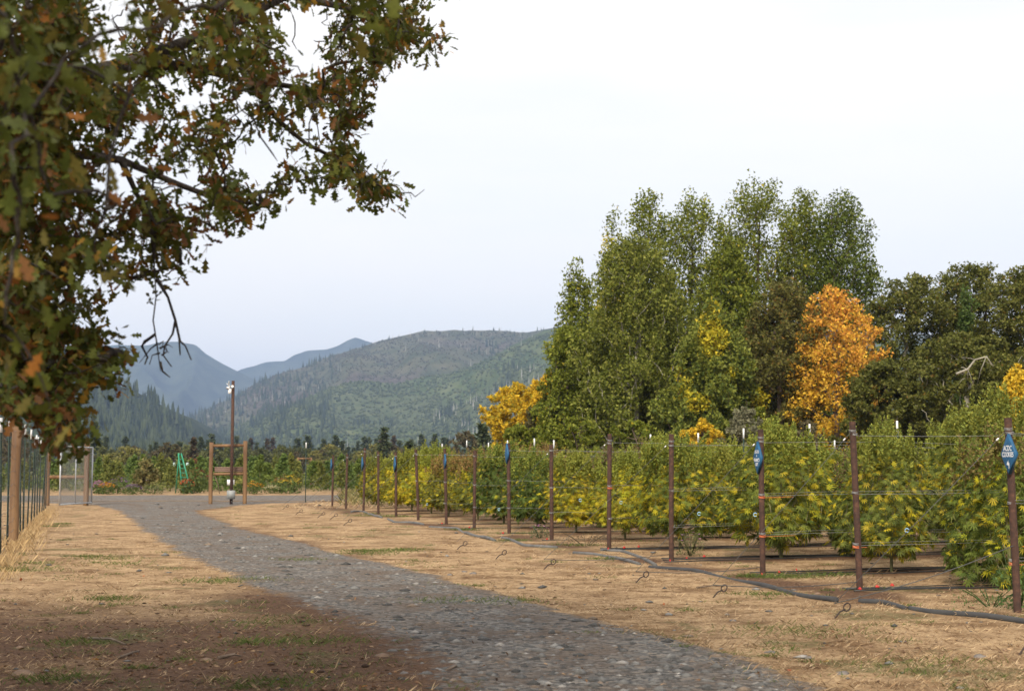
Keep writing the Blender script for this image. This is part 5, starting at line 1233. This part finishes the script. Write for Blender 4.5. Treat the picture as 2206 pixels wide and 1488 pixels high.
l6 = sk.limb([A(140, 560, 8.0), A(280, 600, 8.3), A(390, 570, 8.5)], l4[3])
l7 = sk.limb([[-5.2, 6.2, 4.2], [-5.0, 5.8, 6.0], [-4.6, 5.0, 7.6], [-4.0, 4.2, 9.0]], 3)
l8 = sk.limb([[-4.6, 5.6, 3.8], [-3.4, 4.2, 4.9], [-1.6, 3.2, 5.6], [0.2, 2.6, 6.0]], 3)
l9 = sk.limb([[-6.5, 6.8, 3.6], [-8.0, 7.4, 4.6], [-9.4, 8.0, 5.2]], 3)
l10 = sk.limb([[-4.2, 4.8, 3.6], [-3.0, 3.6, 3.7], [-1.8, 3.4, 3.1], [-1.35, 3.5, 2.75]], 3)
POLY = [(-60, -60), (1010, -60), (985, 40), (978, 95), (930, 130), (880, 120), (830, 160), (800, 240), (770, 280), (735, 300), (790, 345), (850, 395), (898, 408), (862, 448), (790, 432), (720, 415), (655, 392), (640, 430), (585, 458), (545, 440), (530, 520), (470, 555), (430, 575), (370, 545), (330, 600), (300, 690), (225, 688), (205, 720), (270, 745), (298, 800), (250, 845), (190, 800), (165, 880), (178, 905), (150, 950), (95, 965), (70, 900), (-60, 905)]
HOLES = [(660, 255, 70, 22), (420, 395, 36, 26), (640, 130, 26, 14), (250, 530, 26, 18), (490, 330, 60, 20), (175, 690, 55, 24), (120, 640, 24, 14), (30, 120, 26, 24), (700, 390, 26, 10), (560, 480, 16, 20), (440, 500, 18, 14), (760, 200, 24, 18), (330, 660, 30, 40), (560, 290, 34, 20), (360, 300, 30, 16), (700, 250, 60, 26), (430, 470, 26, 18), (600, 380, 30, 22), (250, 380, 24, 16), (520, 110, 24, 16), (300, 250, 18, 14)]
def inpoly(x, y):
    c = False; j = len(POLY) - 1
    for i in range(len(POLY)):
        xi, yi = POLY[i]; xj, yj = POLY[j]
        if (yi > y) != (yj > y) and x < (xj - xi) * (y - yi) / (yj - yi) + xi: c = not c
        j = i
    return c
def edge_d(x, y): 
    m_ = 1e9
    for i in range(len(POLY)):
        a, b = np.array(POLY[i - 1]), np.array(POLY[i]); t = np.clip(((x - a[0]) * (b - a)[0] + (y - a[1]) * (b - a)[1]) / ((b - a) @ (b - a)), 0, 1); q = a + t * (b - a); m_ = min(m_, math.hypot(q[0] - x, q[1] - y))
    return m_
def clear(x, y): return all(((x - a) / c) ** 2 + ((y - b) / d) ** 2 > 1 for a, b, c, d in HOLES)
tg = []
while len(tg) < 430:
    x, y = ro.uniform(-60, 1000), ro.uniform(-60, 965)
    if not inpoly(x, y) or not clear(x, y) or edge_d(x, y) < 14: continue
    dens = 0.72 if x < 300 else 0.66
    if fbm(np.array([x / 85.0]), np.array([y / 60.0]), 5, 2)[0] < 0.50 and ro.random() < 0.88 and x > 150: continue
    if ro.random() > dens: continue
    base = 7.3 + 2.9 * np.clip(x / 950, 0, 1)
    tg.append(at(x, y, base + ro.normal(0, 0.55)))
while len(tg) < 480:
    x, y = ro.uniform(0, 300), ro.uniform(700, 950)
    if inpoly(x, y) and edge_d(x, y) > 10: tg.append(at(x, y, 7.9 + ro.normal(0, 0.35)))
while len(tg) < 510:
    x, y = ro.uniform(560, 960), ro.uniform(-40, 440)
    if inpoly(x, y) and edge_d(x, y) > 10 and edge_d(x, y) < 45: tg.append(at(x, y, 9.7 + ro.normal(0, 0.3)))
tg = np.array(tg)
tg = tg[np.argsort([np.min(np.linalg.norm(np.array(sk.P) - p, axis=1)) for p in tg])]
sk.grow(tg, ro, rise=0.0, wob=0.30, sag=0.08, first=5, seg=4)
n_frame = len(sk.tips)
tw = []
while len(tw) < 170:
    x, y = ro.uniform(150, 960), ro.uniform(0, 620)
    if inpoly(x, y) or (edge_d(x, y) < 22 and ro.random() < .5): tw.append(at(x, y, 7.3 + 2.9 * np.clip(x / 950, 0, 1) + ro.normal(0, .5)))
nb_t = len(sk.tips); sk.grow(np.array(tw), ro, wob=0.35, sag=-0.05, first=5, seg=4); del sk.tips[nb_t:]
node0 = len(sk.P)
# close twigs that hang near the camera
nearpts = [at(x, y, z) for x, y, z in ((20, 60, 3.9), (60, 230, 4.2), (30, 380, 4.0), (110, 420, 4.4), (40, 520, 4.2), (10, 700, 4.2), (110, 880, 4.4), (180, 100, 4.4), (340, 60, 4.3), (460, 20, 4.5), (120, 320, 4.1), (250, 440, 4.6), (560, -20, 4.6), (860, -25, 4.4), (820, 5, 4.5), (200, 560, 5.2), (300, 160, 5.0), (100, 140, 4.8), (10, 200, 4.6))]
sk.grow(np.array(nearpts), ro, wob=0.15, sag=0.12, first=5, seg=4)
n_near = len(sk.tips); node1 = len(sk.P)
# the rest of the crown, outside the picture
op = []
while len(op) < 190:
    v = unit(1, ro)[0] * ro.random() ** 0.4; p = np.array([-4.3, 4.6, 6.6]) + v * [5.4, 6.2, 3.6]
    if p[2] < 3.2: continue
    a, b, d = project(p); 
    if d[0] > 0.3 and -700 < a[0] < 2900 and b[0] > -620: continue
    op.append(p)
op = np.array(op); op = op[np.argsort(np.linalg.norm(op - trunk[-1], axis=1))]
sk.grow(op, ro, rise=0.1, wob=0.15, first=3)
oak = thing('oak_tree', 'large oak whose dark leafy branches hang over the upper left corner', 'tree', (-5.3, 6.4, 0)); off = np.array([-5.3, 6.4, 0])
sk.P = [np.asarray(p) - off for p in sk.P]
rad = sk.radii(0.0042, 0.47, 0.42); rad[:4] = [0.5, 0.42, 0.38, 0.36]; rad[node0:node1] = np.minimum(rad[node0:node1], 0.007); rad[l10[-2:]] = 0.02
for i_, r_ in zip(l1[1:4], (0.16, 0.11, 0.085)): rad[i_] = max(rad[i_], r_)
mb = MB(); sk.mesh(mb, rad, 8, 4, 0.03, 0.12)
mb.build('trunk', M['bark'], oak, smooth=True)
# bare hanging twigs on the dead branch
mb = MB()
def bare(pts, r0, r1, Yd):
    P_ = np.array([at(a, b, Yd + ro.normal(0, .02)) for a, b in pts]) - off; mb.tube(P_, np.linspace(r0, r1, len(P_)), 5, cap=False, wob=.15)
for pts, r0, r1 in (([(338, 600), (362, 640), (378, 690), (388, 735), (400, 745), (412, 775)], 0.012, 0.004), ([(378, 690), (372, 720), (355, 745), (352, 765), (370, 790)], 0.008, 0.003), ([(385, 720), (388, 765)], 0.006, 0.003),
                    ([(334, 720), (312, 735), (306, 745), (318, 770), (312, 785)], 0.012, 0.004), ([(344, 750), (362, 742), (372, 748)], 0.006, 0.002), ([(340, 740), (325, 750), (300, 782)], 0.006, 0.002), ([(345, 780), (350, 800), (366, 812)], 0.008, 0.003), ([(345, 760), (328, 765), (322, 785)], 0.005, 0.002), ([(348, 765), (360, 757), (356, 742)], 0.005, 0.002), ([(342, 742), (352, 735), (350, 745), (364, 760)], 0.004, 0.002)):
    bare(pts, r0, r1, 8.14)
mb.build('bare_branch', M['bark'], oak, smooth=True)
OLC = [(0.085, 0.105, 0.018), (0.115, 0.128, 0.022), (0.15, 0.125, 0.026), (0.28, 0.16, 0.022), (0.30, 0.12, 0.024), (0.19, 0.085, 0.026), (0.48, 0.26, 0.03)]
OLW = [5, 5, 3.0, 0.9, 0.6, 0.9, 0.06]
tp, td = sk.tipdirs()
def oak_leaves(tips, dirs, per, spread, size, back=0.22):
    N = len(tips) * per; T = np.repeat(tips, per, 0); D = np.repeat(dirs, per, 0)
    f = ro.random((N, 1)); pos = T - D * f * back + unit(N, ro) * ro.random((N, 1)) ** .45 * spread * 1.7
    dd = unit(N, ro) * 0.9 + D * 0.6 + [0, 0, -0.35]
    Mx = frames(dd, 0.8, ro) * (size * ro.uniform(0.6, 1.25, N))[:, None, None]
    c = pal(OLC, N, ro, OLW)
    hue = np.repeat(ro.random(len(tips)) < 0.07, per)
    c[hue & (ro.random(N) < 0.6)] = pal(OLC[3:6], int((hue & (ro.random(N) < 2)).sum()), ro)[:1] * 0.9
    return Mx, pos, c
Mx, pos, c = oak_leaves(tp[:n_frame], td[:n_frame], 36, 0.076, 0.074)
# the largest-looking leaves are separate parts, the rest one mass
ml = MB(); ml.inst(OL_V, OL_F, Mx, pos, c); tag(ml.build('foliage', M['oak_leaf'], oak), kind='stuff')
Mn, pn, cn = oak_leaves(tp[n_frame:n_near], td[n_frame:n_near], 11, 0.10, 0.082, 0.3)
variants = []
for k in range(7):
    lf = mk('leaf', OL_V, OL_F, M['oak_leaf'], col=np.array(OLC[k]) * ro.uniform(.85, 1.2)); variants.append(lf.data); bpy.data.objects.remove(lf)
for k in range(len(pn)):
    o = bpy.data.objects.new('leaf', variants[int(ro.choice(7, p=np.array([5, 5, 2.5, .5, .3, .4, .12]) / 13.82))]); C.objects.link(o); o.parent = oak
    m4 = np.eye(4); m4[:3, :3] = Mn[k]; m4[:3, 3] = pn[k]; o.matrix_local = Matrix(m4.tolist())
Mx, pos, c = oak_leaves(tp[n_near:], td[n_near:], 44, 0.34, 0.22, 0.7)
ml = MB(); ml.inst(DIAM, DIAM_F, Mx, pos, c); tag(ml.build('upper_foliage', M['oak_leaf'], oak), kind='stuff')
# lichen tufts on the limbs
P_ = np.array(sk.P)[:n_frame * 3]; sel = ro.choice(len(P_), 260); n_ = 260 * 8
pos = np.repeat(P_[sel], 8, 0) + ro.normal(0, 0.025, (n_, 3))
ml = MB(); ml.inst(DIAM, DIAM_F, frames(unit(n_, ro) + [0, 0, -.6], 1, ro) * ro.uniform(0.015, 0.05, n_)[:, None, None], pos, pal([(0.2, 0.21, 0.13), (0.13, 0.13, 0.08)], n_, ro))
tag(ml.build('lichen', M['grass'], oak), kind='stuff')

# ================================================================== GROUND COVER
rg = np.random.default_rng(31)
def ground_pts(n, y0, y1, p=1.0, m=0.40):
    # even over the ground seen in the picture, denser near the camera
    u = rg.random(n); y = (y0 ** -p + u * (y1 ** -p - y0 ** -p)) ** (-1 / p); x = (rg.random(n) * 2 - 1) * m * y
    return x, y
BLADE = np.array([[-0.5, 0, 0], [0.5, 0, 0], [0.0, 0.55, 0.5], [0.12, 1.0, 0.75]]); BLADE_F = np.array([[0, 1, 2], [2, 1, 3]])
def blades(mb, x, y, L, W, cols, lie=0.5, zoff=0.0):
    n = len(x); a = rg.random(n) * 6.28; m_ = np.zeros((n, 3, 3)); ca, sa = np.cos(a), np.sin(a)
    up = np.clip(1.1 - lie * rg.uniform(0.4, 1.6, n), 0.05, 1.2); ho = np.sqrt(np.clip(1.3 - up ** 2, 0.05, 2))
    m_[:, 0, 0] = ca * W; m_[:, 1, 0] = sa * W
    m_[:, 0, 1] = -sa * L * ho * .8; m_[:, 1, 1] = ca * L * ho * .8
    m_[:, 2, 2] = L * up
    mb.inst(BLADE, BLADE_F, m_, np.stack([x, y, gh(x, y) + zoff - 0.004], -1), cols)
STR = [(0.52, 0.375, 0.22), (0.42, 0.29, 0.16), (0.29, 0.185, 0.10), (0.62, 0.475, 0.30)]
x, y = ground_pts(180000, 8.5, 42, 0.9)
rm = road_mask(x, y); so = soil_mask(x, y); cl = fbm(x * 1.4, y * 1.4, 91, 3)
keep = (rg.random(len(x)) > rm * 1.02) & (rg.random(len(x)) > so * 0.87) & (rg.random(len(x)) < 0.25 + 1.3 * sstep(0.35, 0.65, cl)) & (x > fence_x(y) + 0.4)
x, y = x[keep], y[keep]; n_ = len(x)
mb = MB(); blades(mb, x, y, rg.uniform(0.025, 0.095, n_), 0.0028 + 0.00022 * y, pal(STR + [(0.15, 0.095, 0.05)], n_, rg), 0.95)
tx, ty = ground_pts(520, 9, 34, 0.8)
for a, b in zip(tx, ty):
    if road_mask(np.array([a]), np.array([b]))[0] > 0.3 or a < fence_x(b) or soil_mask(np.array([a]), np.array([b]))[0] > rg.random() + .2: continue
    k_ = int(rg.integers(14, 46)); s_ = rg.uniform(0.03, 0.13)
    blades(mb, a + rg.normal(0, s_ * 1.3, k_), b + rg.normal(0, s_, k_), rg.uniform(0.05, 0.15, k_), 0.0045 + 0.0002 * b, pal(STR[:3] + [(0.15, 0.10, 0.055)], k_, rg), 0.75)
tag(mb.build('dry_grass', M['grass']), 'short dry straw-coloured grass on the ground', 'grass', kind='stuff')
# green tufts
mb = MB(); cx2, cy2 = ground_pts(420, 9, 60, 0.6)
spots = [on_ground(a, b) for a, b in ((50, 1225), (70, 1215), (30, 1230), (230, 1205), (255, 1215), (195, 1200), (110, 1135), (130, 1130), (790, 1190), (830, 1185), (870, 1183), (780, 1185), (1300, 1200), (1660, 1240), (1690, 1235), (1620, 1238), (1720, 1240), (1985, 1425), (1710, 1358), (780, 1110), (800, 1105), (840, 1110), (870, 1112), (1105, 1165), (1115, 1150), (460, 1255), (520, 1250), (1640, 1275), (1800, 1235), (1000, 1140), (560, 1378), (580, 1340), (240, 1290), (690, 1378), (600, 1465), (120, 1455), (160, 1380), (640, 1205), (1080, 1290), (1240, 1175), (968, 1292))]
cx2 = np.concatenate([cx2, [s[0] for s in spots]]); cy2 = np.concatenate([cy2, [s[1] for s in spots]])
ok = (rg.random(len(cx2)) > road_mask(cx2, cy2) * 0.9); ok[-len(spots):] = True; ok[:420] &= (rg.random(420) < 0.75)
for a, b, big in zip(cx2[ok], cy2[ok], (np.arange(len(cx2)) >= 420)[ok]):
    n_ = int(rg.integers(240, 380)) if big else int(rg.integers(24, 80)); s_ = rg.uniform(0.12, 0.30) if big else rg.uniform(0.04, 0.14)
    xx = a + rg.normal(0, s_ * 1.4, n_); yy = b + rg.normal(0, s_, n_)
    blades(mb, xx, yy, rg.uniform(0.03, 0.085, n_) * (1.45 if big else 1.1), 0.006 + 0.00018 * b, pal([(0.065, 0.10, 0.018), (0.09, 0.13, 0.025), (0.14, 0.15, 0.04)], n_, rg), 0.55)
tag(mb.build('green_grass', M['grass']), 'small tufts of green grass scattered over the dry ground', 'grass', kind='stuff')
# tall dry grass at the fence
n_ = 5200; y = rg.uniform(20, 60, n_); x = fence_x(y) + rg.normal(0.10, 0.24, n_)
mb = MB(); cl = fbm(y / 1.1, y * 0, 95, 2); blades(mb, x, y, rg.uniform(0.12, 0.50, n_) * (0.2 + cl * 0.8) * sstep(62, 30, y) ** .5, 0.008, pal([(0.42, 0.29, 0.14), (0.32, 0.21, 0.10), (0.5, 0.36, 0.19)], n_, rg), 0.18)
n2 = 2500; y = rg.uniform(55, 66, n2); x = rg.uniform(-9, 8, n2); blades(mb, x, y, rg.uniform(0.08, 0.3, n2), 0.018, pal(STR, n2, rg), 0.5)
tag(mb.build('tall_dry_grass', M['grass']), 'tall dry grass growing along the foot of the wire fence', 'grass', kind='stuff')
# grass and weeds between field and trees
n_ = 14000; y = rg.uniform(60, 88, n_); x = rg.uniform(-0.12, 0.38, n_) * y; mb = MB()
blades(mb, x, y, rg.uniform(0.2, 0.7, n_), 0.05, pal([(0.12, 0.13, 0.04), (0.3, 0.24, 0.1), (0.2, 0.18, 0.07)], n_, rg), 0.4)
tag(mb.build('rough_grass', M['grass']), 'rough grass between the hemp field and the trees', 'grass', kind='stuff')
# soil clods and litter bits
def rocks(n, k=5):
    base = np.array([[1, 0, 0], [0, 1, 0], [-1, 0, 0], [0, -1, 0], [0, 0, 0.8], [0, 0, -0.6], [.7, .7, .3], [-.7, .7, .25], [-.7, -.7, .3], [.7, -.7, .2]], float)
    F = np.array([[0, 6, 4], [6, 1, 4], [1, 7, 4], [7, 2, 4], [2, 8, 4], [8, 3, 4], [3, 9, 4], [9, 0, 4], [6, 0, 5], [1, 6, 5], [7, 1, 5], [2, 7, 5], [8, 2, 5], [3, 8, 5], [9, 3, 5], [0, 9, 5]])
    return [(base * (1 + rg.normal(0, 0.22, base.shape)), F) for _ in range(k)]
def scatter_rocks(mb, x, y, s, cols, sink=0.25, flat=(0.35, 0.8)):
    n = len(x)
    for k, (bV, bF) in enumerate(rocks(n)):
        i = np.arange(n) % 5 == k; m = i.sum(); m_ = zrot(rg.random(m) * 6.28, s[i], s[i] * rg.uniform(*flat, m)); m_[:, :, 0] *= rg.uniform(0.7, 1.4, m)[:, None]
        mb.inst(bV, bF, m_, np.stack([x[i], y[i], gh(x[i], y[i]) + s[i] * 0.12], -1), cols[i])
x, y = ground_pts(52000, 8.5, 62, 1.1, 0.38); rm = road_mask(x, y); keep = rg.random(len(x)) < rm * 0.85 + 0.012
x, y = x[keep], y[keep]; n_ = len(x)
s = np.clip(rg.lognormal(-4.2, 0.58, n_), 0.005, 0.06) * (0.8 + 0.02 * y)
mb = MB(); scatter_rocks(mb, x, y, s, pal([(0.13, 0.126, 0.12), (0.075, 0.073, 0.07), (0.19, 0.184, 0.174), (0.18, 0.138, 0.105), (0.28, 0.262, 0.24)], n_, rg, [4, 4, 2.6, 1.3, 0.6]))
tag(mb.build('gravel_stones', M['gravel_stone']), 'loose grey gravel stones covering the road', 'gravel', kind='stuff')
x, y = ground_pts(20000, 8.5, 45, 1.0); so = soil_mask(x, y) * (1 - road_mask(x, y)); keep = rg.random(len(x)) < so * 0.75 + 0.03; x, y = x[keep], y[keep]; n_ = len(x)
s = np.clip(rg.lognormal(-4.7, 0.55, n_), 0.003, 0.05)
mb = MB(); scatter_rocks(mb, x, y, s, pal([(0.10, 0.056, 0.034), (0.15, 0.088, 0.055), (0.22, 0.14, 0.09), (0.075, 0.045, 0.03)], n_, rg))
x, y = ground_pts(9000, 8.5, 34, 1.0); keep = (rg.random(len(x)) < sstep(20, 12, y) * sstep(2, -1, x) * 0.6 + 0.10); x, y = x[keep], y[keep]; n_ = len(x)
mb.inst(OL_V, OL_F, frames(unit(n_, rg) * [1, 1, .25], 0.5, rg) * rg.uniform(0.02, 0.05, n_)[:, None, None], np.stack([x, y, gh(x, y) + 0.008], -1), pal([(0.14, 0.07, 0.035), (0.22, 0.12, 0.06), (0.1, 0.055, 0.03), (0.36, 0.24, 0.14)], n_, rg))
tag(mb.build('soil_litter', M['clod']), 'brown soil crumbs and small leaf litter under the oak', 'litter', kind='stuff')
# single stones, leaves and twigs one can point at
def stone(px, py, s, tan, label, k):
    g = on_ground(px, py); mb = MB(); th = np.linspace(0, 2 * math.pi, 11)[:-1]
    r = np.random.default_rng(900 + k); V = [[0, 0, .55]]
    for ring, (rr, z) in enumerate(((0.55, 0.48), (0.9, 0.2), (1.0, -0.1))):
        for a in th: q = rr * (1 + r.normal(0, .17)); V.append([q * math.cos(a) * 1.35, q * math.sin(a) * .85, z * .8 + r.normal(0, .10)])
    T = [[0, 1 + i, 1 + (i + 1) % 10] for i in range(10)]; Q = [[1 + 10 * k2 + i, 11 + 10 * k2 + i, 11 + 10 * k2 + (i + 1) % 10, 1 + 10 * k2 + (i + 1) % 10] for k2 in range(2) for i in range(10)]
    mb.add(np.array(V) * s, T, Q); o = mb.build('stone', M['tan_stone' if tan else 'stone']); o.location = (g[0], g[1], g1(g[0], g[1]) + .002); o.scale = (.82, .82, .9); o.rotation_euler = (0, 0, r.normal(0, .5))
    tag(o, label, 'stone', 'loose stones on the ground')
for k, a in enumerate(((825, 1408, 0.075, 1, 'long tan stone at the left edge of the gravel, near the bottom'), (870, 1445, 0.05, 0, 'dark rounded stone by the gravel edge at the bottom'), (1012, 1292, 0.075, 1, 'flat reddish stone lying on the gravel'), (1060, 1330, 0.04, 0, 'grey stone in the gravel below the reddish one'),
                        (943, 1370, 0.05, 0, 'grey cobble in the gravel, left of centre'), (1660, 1400, 0.04, 0, 'grey stone in the dry grass right of the gravel'), (1740, 1412, 0.045, 0, 'upright grey stone beside a dry tuft'), (2110, 1412, 0.055, 0, 'dark round clod near the lower right corner'), (1815, 1445, 0.05, 0, 'flat pale stone at the gravel edge'),
                        (1020, 1232, 0.06, 0, 'small dark stone on the right gravel edge'), (1000, 1228, 0.045, 0, 'smaller dark stone beside it on the gravel edge'), (970, 1235, 0.05, 0, 'dark stone at the gravel edge, leftmost of the three'), (910, 1262, 0.05, 1, 'tan stone half sunk in the gravel'), (445, 1415, 0.055, 1, 'tan stone in the brown soil at lower left'), (45, 1390, 0.04, 1, 'pale pebble near the lower left edge'), (50, 1445, 0.08, 1, 'brown stone in the lower left corner'), (600, 1235, 0.05, 0, 'dark stone at the left gravel edge'), (55, 1180, 0.07, 1, 'reddish stone by the foot of the fence'),
                        (1760, 1275, 0.05, 1, 'pale stone beside the long pipe'), (1580, 1335, 0.04, 0, 'small dark stone in the dry grass above the gravel'))): stone(*a, k)
for k, (px_, py_, s, c, lb) in enumerate(((513, 1428, 0.075, (0.5, 0.24, 0.03), 'large orange fallen leaf at lower left'), (582, 1425, 0.06, (0.5, 0.28, 0.04), 'orange leaf right of the large fallen leaf'), (672, 1446, 0.055, (0.6, 0.42, 0.05), 'bright yellow fallen leaf near the bottom'), (205, 1420, 0.06, (0.45, 0.2, 0.04), 'russet fallen leaf on the brown soil'), (232, 1462, 0.06, (0.5, 0.36, 0.2), 'pale curled leaf at the bottom left'), (787, 1478, 0.05, (0.45, 0.18, 0.02), 'orange leaf at the bottom edge'), (1698, 1445, 0.07, (0.32, 0.09, 0.03), 'red-brown leaf at the right gravel edge'), (1780, 1425, 0.06, (0.55, 0.3, 0.06), 'orange leaf right of the gravel'), (1640, 1315, 0.06, (0.42, 0.2, 0.1), 'brown leaf in the dry grass'), (2100, 1458, 0.06, (0.36, 0.17, 0.08), 'brown leaf in the lower right corner'), (1430, 1300, 0.055, (0.36, 0.13, 0.05), 'reddish leaf above the gravel edge'), (1210, 1420, 0.055, (0.4, 0.2, 0.1), 'tan leaf on the gravel at the bottom'), (905, 1420, 0.06, (0.4, 0.2, 0.12), 'curled tan leaf near the long stone'), (375, 1325, 0.055, (0.4, 0.26, 0.15), 'pale tan leaf on the shaded grass'), (310, 1245, 0.06, (0.4, 0.14, 0.05), 'reddish leaf in the grass left of the road'), (45, 1253, 0.07, (0.35, 0.1, 0.04), 'red-brown leaf near the fence grass'))):
    g = on_ground(px_, py_); V = OL_V * [1.15, 1, 2.2] - [0, .5, 0]; o = mk('fallen_leaf', V * s, OL_F, M['oak_leaf'], col=np.array(c)); o.location = (g[0], g[1], g1(g[0], g[1]) + .03 * s / .06); o.rotation_euler = (rg.normal(-.15, .35), rg.normal(0, .35), rg.random() * 6)
    tag(o, lb, 'leaf', 'fallen leaves on the ground')
for k, (a, b, lb) in enumerate((((190, 1372), (270, 1384), 'dark twig lying on the brown soil at lower left'), ((255, 1412), (300, 1398), 'short twig beside the fallen leaves at lower left'), ((470, 1412), (520, 1408), 'thin pale twig left of the large orange leaf'), ((960, 1440), (985, 1430), 'pale straw stalk on the gravel near the bottom'), ((1500, 1261), (1560, 1258), 'pale dry stick in the grass before the long pipe'))):
    p, q = on_ground(*a), on_ground(*b); mb = MB(); mid = (p + q) / 2 + [0.03, 0.05, 0.015]; P3 = np.array([p, mid, q]); P3[:, 2] += [g1(*v[:2]) + .012 for v in P3]
    mb.tube(P3 - P3[0], [0.013, 0.011, 0.006], 6, wob=.15); o = mb.build('twig', M['twig'], smooth=True); o.location = P3[0]; tag(o, lb, 'twig')

# ================================================================== AIR
hm = bpy.data.materials.new('haze'); hm.use_nodes = True; hn = hm.node_tree; hn.nodes.clear()
ho = hn.nodes.new('ShaderNodeOutputMaterial'); hv = hn.nodes.new('ShaderNodeVolumePrincipled')
hv.inputs['Color'].default_value = (0.42, 0.585, 0.95, 1); hv.inputs['Density'].default_value = 0.000085; hv.inputs['Anisotropy'].default_value = 0.0
hn.links.new(hv.outputs[0], ho.inputs['Volume'])
mb = MB(); mb.box((0, 3500, 448), (30600, 23600, 900)); hz = mb.build('haze', hm)
tag(hz, 'thin blue haze in the valley air', 'haze', kind='stuff')
